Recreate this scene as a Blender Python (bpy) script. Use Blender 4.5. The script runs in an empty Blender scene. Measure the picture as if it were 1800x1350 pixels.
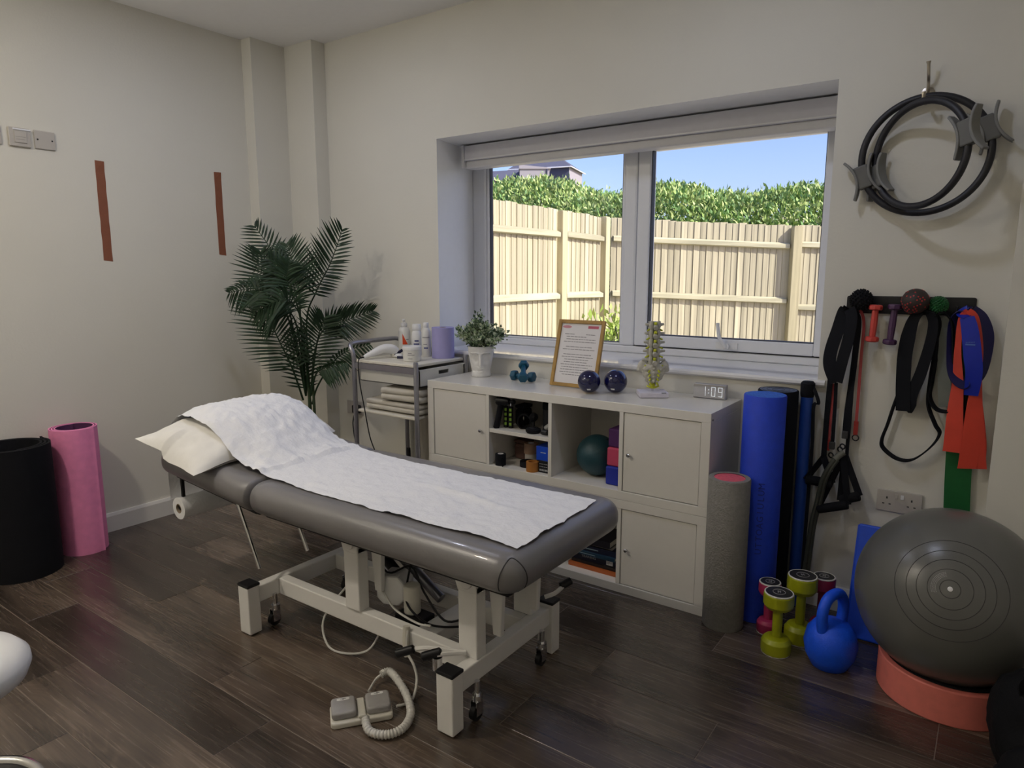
import bpy, math, random
import numpy as np
from mathutils import Vector, Matrix, noise
C = bpy.context.scene.collection
SC = bpy.context.scene
rnd = random.Random(7)
PI = math.pi

# ---------------------------------------------------------------- camera
CAM = Vector((0.8721, -2.5576, 1.3793)); FPX = 1205.85
AX_R = Vector((0.815742, 0.578416, -0.000924))
AX_U = Vector((-0.092379, 0.131858, 0.986955))
AX_F = Vector((-0.570992, 0.804515, -0.160996))
cd = bpy.data.cameras.new('camera'); cd.sensor_width = 36.0; cd.lens = FPX / 1800 * 36
cd.clip_start = 0.05; cd.clip_end = 400
co = bpy.data.objects.new('camera', cd); C.objects.link(co)
co.matrix_world = Matrix(((AX_R.x, AX_U.x, -AX_F.x, CAM.x), (AX_R.y, AX_U.y, -AX_F.y, CAM.y), (AX_R.z, AX_U.z, -AX_F.z, CAM.z), (0, 0, 0, 1)))
SC.camera = co

# ---------------------------------------------------------------- sky, sun, room lights, exposure
vs = SC.view_settings
vs.view_transform = 'Standard'; vs.look = 'None'; vs.gamma = 1.0; vs.use_curve_mapping = False; vs.exposure = 0.0
SKY_STRENGTH = 0.25
SUN_EL = math.radians(37)
w = bpy.data.worlds.new('sky'); SC.world = w; w.use_nodes = True
nt = w.node_tree; bg = nt.nodes['Background']; bg.inputs[1].default_value = SKY_STRENGTH
sk = nt.nodes.new('ShaderNodeTexSky'); sk.sky_type = 'NISHITA'; sk.sun_disc = False; sk.sun_elevation = SUN_EL; sk.sun_rotation = math.radians(90)
sk.air_density = 1.0; sk.dust_density = 1.6; sk.ozone_density = 5.0
wb_ = nt.nodes.new('ShaderNodeMix'); wb_.data_type = 'RGBA'; wb_.blend_type = 'MULTIPLY'; wb_.inputs[0].default_value = 1.0; wb_.inputs[7].default_value = (1.02, 0.88, 1.02, 1)   # camera white balance
nt.links.new(sk.outputs[0], wb_.inputs[6]); nt.links.new(wb_.outputs[2], bg.inputs[0])
sl = bpy.data.lights.new('sun', 'SUN'); sl.energy = 6.2; sl.angle = math.radians(0.6); sl.color = (1.0, 0.95, 0.86)
so = bpy.data.objects.new('sun', sl); C.objects.link(so)
SUN_DIR = Vector((math.cos(SUN_EL), 0.0, math.sin(SUN_EL)))      # towards the sun
so.rotation_euler = SUN_DIR.to_track_quat('Z', 'Y').to_euler(); so.location = (6, -2, 8)
LAMPS = [(-1.85, -0.75), (0.05, -0.65), (-1.75, -2.4), (0.30, -2.4)]
LAMP_W = 6.5
LAMP_COL = ((0.88, 0.93, 1.14), (0.84, 0.92, 1.18), (1.0, 0.89, 0.74), (1.0, 0.89, 0.74))
for i, (lx, ly) in enumerate(LAMPS):
    la = bpy.data.lights.new('downlight_lamp', 'AREA'); la.shape = 'DISK'; la.size = 0.13; la.energy = LAMP_W * (0.9, 0.70, 3.0, 0.35)[i]; la.color = LAMP_COL[i]
    lo = bpy.data.objects.new('downlight_lamp', la); C.objects.link(lo); lo.location = (lx, ly, 2.722)

ADDED_FILLS = [(-2.81, -2.9), (0.4, -4.57)]                    # two fill lamps added out of view to lift wall and ceiling light
FILL_W = 30.0
for k_, (ux, uy) in enumerate(ADDED_FILLS):
    la = bpy.data.lights.new('added_fill_lamp', 'AREA'); la.shape = 'RECTANGLE'; la.size = 0.30; la.size_y = 0.08; la.energy = FILL_W * (0.85, 0.25)[k_]; la.color = (1.0, 0.94, 0.80)
    lo = bpy.data.objects.new('added_fill_lamp', la); C.objects.link(lo); lo.location = (ux, uy, 1.905); lo.rotation_euler = (PI, 0, 0)

# ---------------------------------------------------------------- helpers
def S(r, g, b):
    f = lambda c: (c / 255 / 12.92) if c <= 10.3 else ((c / 255 + 0.055) / 1.055) ** 2.4
    return (f(r), f(g), f(b))
MATS = {}
def mat(name, col, rough=0.5, metal=0.0, var=0.06, scale=30.0, bump=0.0, bscale=200.0, spec=0.5, coat=0.0, emit=None, sheen=0.0, trans=0.0, rand=0.0):
    """principled material: base colour with a little noise, optional fine bump"""
    if name in MATS: return MATS[name]
    m = bpy.data.materials.new(name); m.use_nodes = True; t = m.node_tree; b = t.nodes['Principled BSDF']
    b.inputs['Roughness'].default_value = rough; b.inputs['Metallic'].default_value = metal
    b.inputs['Specular IOR Level'].default_value = spec; b.inputs['Coat Weight'].default_value = coat
    b.inputs['Sheen Weight'].default_value = sheen; b.inputs['Transmission Weight'].default_value = trans
    tc = t.nodes.new('ShaderNodeTexCoord'); nz = t.nodes.new('ShaderNodeTexNoise'); nz.inputs['Scale'].default_value = scale; nz.inputs['Detail'].default_value = 4
    t.links.new(tc.outputs['Object'], nz.inputs['Vector'])
    rp = t.nodes.new('ShaderNodeValToRGB'); e = rp.color_ramp.elements
    e[0].position = 0.3; e[1].position = 0.7
    e[0].color = (*[c * (1 - var) for c in col], 1); e[1].color = (*[min(1, c * (1 + var)) for c in col], 1)
    t.links.new(nz.outputs['Fac'], rp.inputs[0]); out = rp.outputs[0]
    if rand:
        oi = t.nodes.new('ShaderNodeObjectInfo'); hs = t.nodes.new('ShaderNodeHueSaturation'); mr = t.nodes.new('ShaderNodeMapRange')
        mr.inputs[3].default_value = 1 - rand; mr.inputs[4].default_value = 1 + rand
        t.links.new(oi.outputs['Random'], mr.inputs[0]); t.links.new(mr.outputs[0], hs.inputs['Value']); t.links.new(out, hs.inputs['Color']); out = hs.outputs[0]
    t.links.new(out, b.inputs['Base Color'])
    if bump:
        n2 = t.nodes.new('ShaderNodeTexNoise'); n2.inputs['Scale'].default_value = bscale; n2.inputs['Detail'].default_value = 3
        bp = t.nodes.new('ShaderNodeBump'); bp.inputs['Strength'].default_value = bump; bp.inputs['Distance'].default_value = 0.01
        t.links.new(tc.outputs['Object'], n2.inputs['Vector']); t.links.new(n2.outputs['Fac'], bp.inputs['Height']); t.links.new(bp.outputs[0], b.inputs['Normal'])
    if emit:
        b.inputs['Emission Color'].default_value = (*emit[0], 1); b.inputs['Emission Strength'].default_value = emit[1]
    MATS[name] = m; return m

class MB:
    """collects shapes, then links them as ONE mesh object"""
    def __init__(s): s.v = []; s.f = []; s.mi = []; s.cur = 0
    def add(s, vs, fs, M=None):
        o = len(s.v); s.v += [tuple(M @ Vector(v)) for v in vs] if M is not None else [tuple(v) for v in vs]
        s.f += [tuple(i + o for i in f) for f in fs]; s.mi += [s.cur] * len(fs); return s
    def box(s, x0, x1, y0, y1, z0, z1, M=None):
        v = [(x0, y0, z0), (x1, y0, z0), (x1, y1, z0), (x0, y1, z0), (x0, y0, z1), (x1, y0, z1), (x1, y1, z1), (x0, y1, z1)]
        return s.add(v, [(3, 2, 1, 0), (4, 5, 6, 7), (0, 1, 5, 4), (1, 2, 6, 5), (2, 3, 7, 6), (3, 0, 4, 7)], M)
    def prism(s, poly, a, b, plane='xz', M=None):
        """extrude a 2-D outline; plane names the outline's axes, a..b the third axis"""
        n = len(poly)
        def P(u, v, t): return {'xz': (u, t, v), 'xy': (u, v, t), 'yz': (t, u, v)}[plane]
        vs = [P(u, v, a) for u, v in poly] + [P(u, v, b) for u, v in poly]
        fs = [tuple(range(n))[::-1], tuple(range(n, 2 * n))] + [(i, (i + 1) % n, (i + 1) % n + n, i + n) for i in range(n)]
        return s.add(vs, fs, M)
    def lathe(s, prof, seg=24, M=None, cap=True):
        vs = []; fs = []; n = len(prof)
        for r, z in prof:
            for k in range(seg):
                a = 2 * PI * k / seg; vs.append((r * math.cos(a), r * math.sin(a), z))
        for i in range(n - 1):
            for k in range(seg):
                k2 = (k + 1) % seg; fs.append((i * seg + k, i * seg + k2, (i + 1) * seg + k2, (i + 1) * seg + k))
        if cap:
            if prof[0][0] > 1e-6: fs.append(tuple(range(seg))[::-1])
            if prof[-1][0] > 1e-6: fs.append(tuple(range((n - 1) * seg, n * seg)))
        return s.add(vs, fs, M)
    def cyl(s, p0, p1, r, r1=None, seg=16):
        p0 = Vector(p0); p1 = Vector(p1); d = p1 - p0; L = d.length
        M = Matrix.Translation(p0) @ d.to_track_quat('Z', 'Y').to_matrix().to_4x4()
        return s.lathe([(r, 0), (r1 if r1 is not None else r, L)], seg, M)
    def sphere(s, c, r, seg=24, rings=14, sc=(1, 1, 1), M=None):
        prof = [(max(1e-5, math.sin(PI * i / rings)), -math.cos(PI * i / rings)) for i in range(rings + 1)]
        T = Matrix.Translation(c) @ Matrix.Diagonal((r * sc[0], r * sc[1], r * sc[2], 1))
        return s.lathe(prof, seg, (M @ T) if M is not None else T, cap=False)
    def tube(s, pts, r, seg=10, closed=False, rfun=None, flat=None):
        """sweep a circle (or, with flat=(width, thickness, side vector), a ribbon) along a path"""
        P = [Vector(p) for p in pts]; n = len(P); rows = []
        prev = None
        for i in range(n):
            if closed: t = (P[(i + 1) % n] - P[i - 1]).normalized()
            else: t = (P[min(i + 1, n - 1)] - P[max(i - 1, 0)]).normalized()
            if flat:
                sd = Vector(flat[2]) if not callable(flat[2]) else flat[2](i / (n - 1))
                a = (sd - t * sd.dot(t)).normalized(); b = t.cross(a)
                wd = flat[0](i / (n - 1)) if callable(flat[0]) else flat[0]
                rows.append([P[i] + a * u * wd / 2 + b * v * flat[1] / 2 for u, v in ((-1, -1), (1, -1), (1, 1), (-1, 1))]); continue
            if prev is None:
                a = t.orthogonal().normalized()
            else:
                a = (prev - t * prev.dot(t)).normalized()
            prev = a; b = t.cross(a); rr = rfun(i / (n - 1)) * r if rfun else r
            rows.append([P[i] + (a * math.cos(2 * PI * k / seg) + b * math.sin(2 * PI * k / seg)) * rr for k in range(seg)])
        m = len(rows[0]); vs = [v for row in rows for v in row]; fs = []
        for i in range(n if closed else n - 1):
            j = (i + 1) % n
            for k in range(m):
                k2 = (k + 1) % m; fs.append((i * m + k, i * m + k2, j * m + k2, j * m + k))
        if not closed: fs += [tuple(range(m))[::-1], tuple(range((n - 1) * m, n * m))]
        return s.add(vs, fs)
    def torus(s, c, R, r, axis=(0, 0, 1), seg=40, ts=10, a0=0, a1=2 * PI):
        q = Vector(axis).to_track_quat('Z', 'Y'); full = abs(a1 - a0 - 2 * PI) < 1e-6
        n = seg if full else seg + 1
        pts = [Vector(c) + q @ Vector((R * math.cos(a0 + (a1 - a0) * k / seg), R * math.sin(a0 + (a1 - a0) * k / seg), 0)) for k in range(n)]
        return s.tube(pts, r, ts, closed=full)
    def slab(s, x0, x1, y0, y1, z0, z1, rc, re, seg=6, M=None):
        """rounded slab: plan corners of radius rc, edges rounded by re"""
        re = min(re, (z1 - z0) / 2); rows = []
        prof = [(re * (1 - math.sin(a)), z0 + re - re * math.cos(a)) for a in [PI / 2 * i / seg for i in range(seg + 1)]]
        prof += [(re * (1 - math.cos(a)), z1 - re + re * math.sin(a)) for a in [PI / 2 * i / seg for i in range(seg + 1)]]
        def ring(ins, z):
            r = max(rc - ins, 1e-4); out = []
            for cx, cy, a0 in ((x1 - rc, y1 - rc, 0), (x0 + rc, y1 - rc, PI / 2), (x0 + rc, y0 + rc, PI), (x1 - rc, y0 + rc, 1.5 * PI)):
                ex = ins - rc if ins > rc else 0
                for k in range(seg + 1):
                    a = a0 + PI / 2 * k / seg; sx = (-1 if math.cos(a0 + PI / 4) > 0 else 1) * max(ex, 0); sy = (-1 if math.sin(a0 + PI / 4) > 0 else 1) * max(ex, 0)
                    out.append((cx + r * math.cos(a) + sx, cy + r * math.sin(a) + sy, z))
            return out
        rows = [ring(i, z) for i, z in prof]; m = len(rows[0]); vs = [v for r in rows for v in r]
        fs = [(i * m + k, i * m + (k + 1) % m, (i + 1) * m + (k + 1) % m, (i + 1) * m + k) for i in range(len(rows) - 1) for k in range(m)]
        fs += [tuple(range(m))[::-1], tuple(range((len(rows) - 1) * m, len(rows) * m))]
        return s.add(vs, fs, M)
    def grid(s, fn, nu, nv, M=None):
        vs = [fn(i / nu, j / nv) for i in range(nu + 1) for j in range(nv + 1)]
        fs = [(i * (nv + 1) + j, (i + 1) * (nv + 1) + j, (i + 1) * (nv + 1) + j + 1, i * (nv + 1) + j + 1) for i in range(nu) for j in range(nv)]
        return s.add(vs, fs, M)
    def build(s, name, m, parent=None, smooth=0.6, bevel=0.0, solid=0.0, sub=0, loc=None, rot=None, bseg=2):
        me = bpy.data.meshes.new(name); me.from_pydata(s.v, [], s.f)
        ms = m if isinstance(m, (list, tuple)) else [m]
        for x in ms: me.materials.append(x)
        if len(ms) > 1: me.polygons.foreach_set('material_index', s.mi)
        if smooth:
            me.polygons.foreach_set('use_smooth', [True] * len(me.polygons))
            me.set_sharp_from_angle(angle=smooth)
        me.update(); o = bpy.data.objects.new(name, me); C.objects.link(o)
        if parent is not None: o.parent = parent
        if loc is not None: o.location = loc
        if rot is not None: o.rotation_euler = rot
        if solid:
            md = o.modifiers.new('solid', 'SOLIDIFY'); md.thickness = solid; md.offset = 0
        if bevel:
            md = o.modifiers.new('bevel', 'BEVEL'); md.width = bevel; md.segments = bseg; md.limit_method = 'ANGLE'
        if sub:
            md = o.modifiers.new('sub', 'SUBSURF'); md.levels = sub; md.render_levels = sub
        return o
def tag(o, label=None, cat=None, group=None, kind=None):
    if label: o['label'] = label
    if cat: o['category'] = cat
    if group: o['group'] = group
    if kind: o['kind'] = kind
    return o
def thing(name, label, cat, loc=(0, 0, 0), rz=0.0, group=None, rot=None):
    o = bpy.data.objects.new(name, None); C.objects.link(o); o.empty_display_size = 0.05
    o.location = loc; o.rotation_euler = rot if rot else (0, 0, rz); return tag(o, label, cat, group)
def struct(name, kind='structure', loc=(0, 0, 0)):
    o = bpy.data.objects.new(name, None); C.objects.link(o); o.empty_display_size = 0.05; o['kind'] = kind; o.location = loc; return o
def dup(root, loc, rot=None, label=None, group=None):
    r = root.copy(); C.objects.link(r); r.location = loc
    if rot is not None: r.rotation_euler = rot
    if label: r['label'] = label
    if group: r['group'] = group
    for ch in list(root.children):
        c = ch.copy(); C.objects.link(c); c.parent = r
        for g in list(ch.children):
            d = g.copy(); C.objects.link(d); d.parent = c
    return r
def spline(pts, n=40, closed=False):
    """Catmull-Rom through points (any dimension)"""
    P = [Vector(p) for p in pts]; m = len(P); out = []
    segs = m if closed else m - 1
    for k in range(n + (0 if closed else 1)):
        t = k / n * segs; i = min(int(t), segs - 1); u = t - i
        g = (lambda j: P[j % m]) if closed else (lambda j: P[max(0, min(m - 1, j))])
        a, b, c, d = g(i - 1), g(i), g(i + 1), g(i + 2)
        out.append(0.5 * ((2 * b) + (c - a) * u + (2 * a - 5 * b + 4 * c - d) * u * u + (3 * b - a - 3 * c + d) * u ** 3))
    return out
def at(px, py, ax, val):
    """the point seen at a photograph pixel on the plane axis = val"""
    d = AX_F + AX_R * ((px - 900) / FPX) - AX_U * ((py - 675) / FPX); i = 'xyz'.index(ax)
    return CAM + d * ((val - CAM[i]) / d[i])
def text(parent, body, size, m, M, name='lettering', ext=0.0004, align='CENTER'):
    cu = bpy.data.curves.new(name, 'FONT'); cu.body = body; cu.size = size; cu.extrude = ext; cu.align_x = align; cu.align_y = 'CENTER'; cu.resolution_u = 2
    to = bpy.data.objects.new('tmp', cu); C.objects.link(to)
    dg = bpy.context.evaluated_depsgraph_get(); dg.update()
    me = bpy.data.meshes.new_from_object(to.evaluated_get(dg)); bpy.data.objects.remove(to); bpy.data.curves.remove(cu)
    me.materials.clear(); me.materials.append(m); me.transform(M)
    o = bpy.data.objects.new(name, me); C.objects.link(o); o.parent = parent; return o
FACE_Y = Matrix(((1, 0, 0, 0), (0, 0, -1, 0), (0, 1, 0, 0), (0, 0, 0, 1)))    # text plane -> facing -y

# ---------------------------------------------------------------- materials
WALL = mat('wall_paint', (0.735, 0.716, 0.648), 0.85, var=0.015, scale=2.5, bump=0.06, bscale=90, spec=0.2)
CEIL = mat('ceiling_paint', (0.88, 0.87, 0.86), 0.9, var=0.01, spec=0.2)
TRIMW = mat('white_gloss_trim', (0.78, 0.765, 0.73), 0.4, var=0.01)
UPVC = mat('white_upvc', (0.80, 0.81, 0.84), 0.3, var=0.01)
SILLM = mat('white_sill', (0.84, 0.84, 0.85), 0.16, coat=0.6, var=0.01)
BLINDM = mat('grey_blind', (0.66, 0.66, 0.72), 0.6, var=0.02)
BLINDE = mat('grey_blind_cap', (0.68, 0.68, 0.70), 0.45, var=0.02)
CABW = mat('white_foil', (0.76, 0.735, 0.68), 0.24, coat=0.25, var=0.01)
VINYL = mat('grey_vinyl', (0.205, 0.198, 0.205), 0.30, coat=0.15, var=0.04, scale=8, bump=0.05, bscale=500)
SEAM = mat('dark_seam', (0.05, 0.05, 0.055), 0.6)
STEELW = mat('white_powder_coat', (0.82, 0.81, 0.79), 0.32, var=0.01)
BLK = mat('black_plastic', (0.009, 0.009, 0.011), 0.42, spec=0.35)
BLKF = mat('black_foam', (0.008, 0.0085, 0.011), 0.9, spec=0.2, bump=0.1, bscale=300)
BLKW = mat('black_webbing', (0.009, 0.0095, 0.013), 0.85, spec=0.22, bump=0.25, bscale=700)
CHROME = mat('chrome', (0.72, 0.72, 0.74), 0.14, 1.0, var=0.02)
NICKEL = mat('brushed_nickel', (0.42, 0.38, 0.32), 0.3, 1.0)
GREYST = mat('grey_tube_steel', (0.34, 0.34, 0.38), 0.3, 0.75)
PAPER = mat('white_paper', (0.84, 0.845, 0.87), 0.85, var=0.01, bump=0.25, bscale=90, spec=0.15)
LINEN = mat('white_pillow_cotton', (0.80, 0.785, 0.75), 0.85, var=0.02, bump=0.1, bscale=40, spec=0.15)
WPLAST = mat('white_plastic', (0.80, 0.80, 0.80), 0.3, var=0.01)
CREAMP = mat('cream_plastic', (0.66, 0.64, 0.57), 0.4, var=0.01)
GREYP = mat('grey_rubber', (0.34, 0.33, 0.33), 0.6, bump=0.08, bscale=400)
CABLEW = mat('white_cable', (0.62, 0.61, 0.58), 0.45)
TERRA = mat('terracotta_tape', S(134, 80, 56), 0.7, var=0.05)
SOCK = mat('socket_plastic', (0.50, 0.47, 0.43), 0.35, var=0.01)
SOCKD = mat('socket_holes', (0.02, 0.02, 0.02), 0.6)
BLUEF = mat('blue_foam', S(32, 68, 208), 0.6, bump=0.15, bscale=260)
BLUEK = mat('blue_vinyl', S(14, 76, 214), 0.45)
TEAL = mat('teal_vinyl', S(6, 78, 104), 0.4)
NAVY = mat('navy_gloss', S(12, 14, 66), 0.09, coat=0.5)
LIME = mat('lime_vinyl', S(160, 165, 20), 0.38)
PINKD = mat('pink_vinyl', S(172, 48, 92), 0.4)
MAROON = mat('dark_pink_vinyl', S(140, 35, 70), 0.4)
PINKM = mat('pink_mat_foam', S(240, 142, 190), 0.75, bump=0.1, bscale=300)
PURPM = mat('purple_mat_inside', S(84, 40, 84), 0.75)
PINKR = mat('salmon_ring', S(232, 128, 116), 0.6)
GYM = mat('grey_gym_ball', (0.13, 0.13, 0.12), 0.28, var=0.05, scale=4, bump=0.04, bscale=300)
LEAFP = mat('palm_leaf', (0.015, 0.038, 0.016), 0.5, spec=0.3, var=0.35, scale=25, rand=0.25)
STEMP = mat('palm_stem', (0.035, 0.06, 0.025), 0.55, var=0.2)
SOIL = mat('potting_soil', (0.03, 0.022, 0.015), 0.95, var=0.4)
TOWEL = mat('cream_towel', (0.66, 0.62, 0.54), 0.95, var=0.04, bump=0.5, bscale=500, sheen=0.3)
# ================================================================ ROOM SHELL
XL, XR, YB, YF, ZC = -2.944, 1.75, 0.3817, -4.7, 2.737
WX0, WX1, ZS, ZT, YW = -1.7146, 0.2964, 0.9495, 2.0942, 0.80       # window opening, window plane
def wood_floor():
    m = bpy.data.materials.new('floor_vinyl_wood'); m.use_nodes = True; t = m.node_tree; b = t.nodes['Principled BSDF']; L = t.links.new
    tc = t.nodes.new('ShaderNodeTexCoord'); oi = t.nodes.new('ShaderNodeObjectInfo')
    add = t.nodes.new('ShaderNodeVectorMath'); add.operation = 'ADD'; sc = t.nodes.new('ShaderNodeVectorMath'); sc.operation = 'SCALE'; sc.inputs['Scale'].default_value = 37.0
    cmb = t.nodes.new('ShaderNodeCombineXYZ'); [L(oi.outputs['Random'], cmb.inputs[k]) for k in range(3)]
    L(cmb.outputs[0], sc.inputs[0]); L(tc.outputs['Object'], add.inputs[0]); L(sc.outputs[0], add.inputs[1])
    def noise_(scale, vec, det=5, dist=0.0):
        mp = t.nodes.new('ShaderNodeMapping'); mp.inputs['Scale'].default_value = vec; L(add.outputs[0], mp.inputs[0])
        n = t.nodes.new('ShaderNodeTexNoise'); n.inputs['Scale'].default_value = scale; n.inputs['Detail'].default_value = det; n.inputs['Distortion'].default_value = dist
        L(mp.outputs[0], n.inputs['Vector']); return n.outputs['Fac']
    def math_(op, a, b_=None, c=None):
        n = t.nodes.new('ShaderNodeMath'); n.operation = op
        for k, v in enumerate((a, b_, c)):
            if v is None: continue
            if isinstance(v, (int, float)): n.inputs[k].default_value = v
            else: L(v, n.inputs[k])
        return n.outputs[0]
    big = noise_(1.6, (1.0, 5.0, 1), 3, 0.4); fine = noise_(4, (1.0, 38, 1), 3, 0.15)
    fig = noise_(1.5, (0.8, 5.5, 1), 2, 0.5)                       # cathedral figure: contour lines of a stretched noise
    ln = math_('POWER', math_('MULTIPLY_ADD', math_('SINE', math_('MULTIPLY', fig, 150.0)), 0.5, 0.5), 3.0)
    msk = math_('MULTIPLY', ln, math_('SMOOTH_MIN', math_('MAXIMUM', math_('MULTIPLY_ADD', noise_(1.3, (1, 3, 1), 1), 3.2, -1.25), 0.0), 1.0, 0.1))
    a3n = math_('MULTIPLY_ADD', fine, 0.34, math_('MULTIPLY_ADD', big, 0.60, math_('MULTIPLY', msk, 0.15)))
    rp = t.nodes.new('ShaderNodeValToRGB'); e = rp.color_ramp.elements
    e[0].position = 0.30; e[0].color = (0.030, 0.022, 0.017, 1); e[1].position = 0.78; e[1].color = (0.220, 0.165, 0.125, 1)
    k = e.new(0.5); k.color = (0.094, 0.069, 0.052, 1)
    L(a3n, rp.inputs[0])
    mr = t.nodes.new('ShaderNodeMapRange'); mr.inputs[3].default_value = 0.58; mr.inputs[4].default_value = 1.35; L(oi.outputs['Random'], mr.inputs[0])
    hs = t.nodes.new('ShaderNodeHueSaturation'); L(mr.outputs[0], hs.inputs['Value']); L(rp.outputs[0], hs.inputs['Color']); L(hs.outputs[0], b.inputs['Base Color'])
    rr = t.nodes.new('ShaderNodeMapRange'); rr.inputs[3].default_value = 0.20; rr.inputs[4].default_value = 0.32; L(fine, rr.inputs[0]); L(rr.outputs[0], b.inputs['Roughness'])
    bp = t.nodes.new('ShaderNodeBump'); bp.inputs['Strength'].default_value = 0.06; bp.inputs['Distance'].default_value = 0.003; L(a3n, bp.inputs['Height']); L(bp.outputs[0], b.inputs['Normal'])
    b.inputs['Specular IOR Level'].default_value = 0.9
    return m
FLOORM = wood_floor()
JOINT = mat('floor_joint', (0.24, 0.19, 0.155), 0.6)
floor = tag(MB().box(XL - 0.1, XR + 0.1, YF - 0.1, YB + 0.1, -0.12, -0.0016).build('floor', JOINT), kind='structure')
PW, PL = 0.197, 1.324
OFFS = {-1: -2.19, 0: -1.2, -2: -1.72, -3: -1.32, 3: 0.275, 5: 0.835, 7: 0.52, 1: 0.72, 2: 1.05, 4: 1.15, 6: 0.12}
pcache = {}
def plank_mesh(L_, W_):
    key = (round(L_, 4), round(W_, 4))
    if key not in pcache:
        g = 0.0014; c = 0.0006; hx, hy = L_ / 2 - g, W_ / 2 - g
        b = MB(); vs = []
        for z, i in ((-0.0016, 0), (-0.0005, 0), (0, c)):
            vs += [(-hx + i, -hy + i, z), (hx - i, -hy + i, z), (hx - i, hy - i, z), (-hx + i, hy - i, z)]
        fs = [(8, 9, 10, 11)] + [(r * 4 + k, r * 4 + (k + 1) % 4, r * 4 + 4 + (k + 1) % 4, r * 4 + 4 + k) for r in (0, 1) for k in range(4)]
        me = bpy.data.meshes.new('plank'); me.from_pydata(vs, [], fs); me.materials.append(FLOORM); pcache[key] = me
    return pcache[key]
row = -17
while True:
    y0 = -1.405 + row * PW; y1 = y0 + PW
    if y0 > YB: break
    y0c, y1c = max(y0, YF), min(y1, YB)
    if y1c > YF + 0.02 and y1c - y0c > 0.01:
        off = OFFS.get(row, (row * 0.437) % PL); x = off - 5 * PL
        while x < XR:
            a, b_ = max(x, XL), min(x + PL, XR)
            if b_ - a > 0.02:
                o = bpy.data.objects.new('plank', plank_mesh(b_ - a, y1c - y0c)); C.objects.link(o); o.parent = floor; o.location = ((a + b_) / 2, (y0c + y1c) / 2, 0)
            x += PL
    row += 1
tag(MB().box(XL - 0.2, XR + 0.2, YF - 0.2, YB + 0.5, ZC, ZC + 0.15).build('ceiling', CEIL), kind='structure')
ceil_o = bpy.data.objects['ceiling']
LENS = mat('downlight_lens', (0.9, 0.9, 0.9), 0.4, emit=((1.0, 0.95, 0.9), 6.0))
for lx, ly in LAMPS:
    o = MB().lathe([(0.066, 0.0), (0.085, 0.0), (0.086, -0.006), (0.068, -0.009)], 32).build('downlight_trim', UPVC, ceil_o, loc=(lx, ly, ZC))
    MB().lathe([(0.001, -0.004), (0.066, -0.004)], 24, cap=False).build('downlight_lens', LENS, o)
tag(MB().box(XL - 0.2, XL, YF - 0.2, YB + 0.5, 0, ZC).build('wall_left', WALL), kind='structure')
tag(MB().box(XR, XR + 0.2, YF - 0.2, YB, 0, ZC).build('wall_right', WALL), kind='structure')
tag(MB().box(XL, XR, YF - 0.2, YF, 0, ZC).build('wall_front', WALL), kind='structure')
wb = MB(); YO = 0.92; XS = -1.80                       # left reveal splays slightly outwards
wb.prism([(XL, YB), (WX0, YB), (XS, YW), (XS, YO), (XL, YO)], 0, ZC, 'xy')
wb.prism([(WX1, YB), (XR + 0.2, YB), (XR + 0.2, YO), (WX1, YO)], 0, ZC, 'xy')
wb.prism([(WX0, YB), (WX1, YB), (WX1, YO), (XS, YO), (XS, YW)], ZT, ZC, 'xy')
wb.prism([(WX0, YB), (WX1, YB), (WX1, YO), (XS, YO), (XS, YW)], 0, ZS - 0.028, 'xy')
wbo = tag(wb.build('wall_back', [WALL, mat('reveal_lightened_white', (0.84, 0.84, 0.84), 0.5, var=0.01)], smooth=0), kind='structure')
for p_ in wbo.data.polygons:                             # white reveal, lightened beyond the wall to stand in for window light
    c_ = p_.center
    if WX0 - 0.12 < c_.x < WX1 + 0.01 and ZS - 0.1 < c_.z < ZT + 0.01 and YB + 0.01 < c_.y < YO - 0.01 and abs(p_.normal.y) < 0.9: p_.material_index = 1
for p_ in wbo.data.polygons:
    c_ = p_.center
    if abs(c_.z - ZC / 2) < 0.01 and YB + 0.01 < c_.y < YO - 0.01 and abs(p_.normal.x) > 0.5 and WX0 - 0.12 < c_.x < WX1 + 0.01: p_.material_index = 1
tag(MB().box(XL, -2.855, 0.05, YB, 0, ZC).build('trim_1', WALL, smooth=0), kind='structure')         # boxed pipe runs in the corner
tag(MB().box(-2.855, -2.60, 0.285, YB, 0, ZC).build('trim_2', WALL, smooth=0), kind='structure')
tag(MB().box(0.893, XR, 0.28, YB, 0, ZC).build('trim_3', WALL, smooth=0), kind='structure')
bb = [(0, 0), (0.018, 0), (0.018, 0.085), (0.012, 0.10), (0, 0.10)]
tag(MB().prism([(XL + u, z) for u, z in bb], YF, 0.05, 'xz').build('baseboard_left', TRIMW, smooth=0), kind='structure')
tag(MB().prism([(YB - u, z) for u, z in bb], -2.60, 0.893, 'yz').build('baseboard_back', TRIMW, smooth=0), kind='structure')

wf_ = bpy.data.objects['wall_front']
for k_, (ux, uy) in enumerate(ADDED_FILLS):  # bowl and bracket made up to house each added fill lamp
    o = MB().lathe([(0.03, -0.10), (0.09, -0.06), (0.115, 0.0), (0.112, 0.0), (0.086, -0.055)], 28, Matrix.Translation((ux, uy, 1.90)) @ Matrix.Diagonal((1.5, 0.9, 1, 1) if k_ else (0.9, 1.5, 1, 1)), cap=False).build('added_fill_bowl', UPVC, wf_ if k_ else bpy.data.objects['wall_left'])
    (MB().box(ux - 0.04, ux + 0.04, YF, uy - 0.04, 1.81, 1.88) if k_ else MB().box(XL, ux - 0.04, uy - 0.04, uy + 0.04, 1.81, 1.88)).build('added_fill_bracket', UPVC, o, smooth=0)

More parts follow.
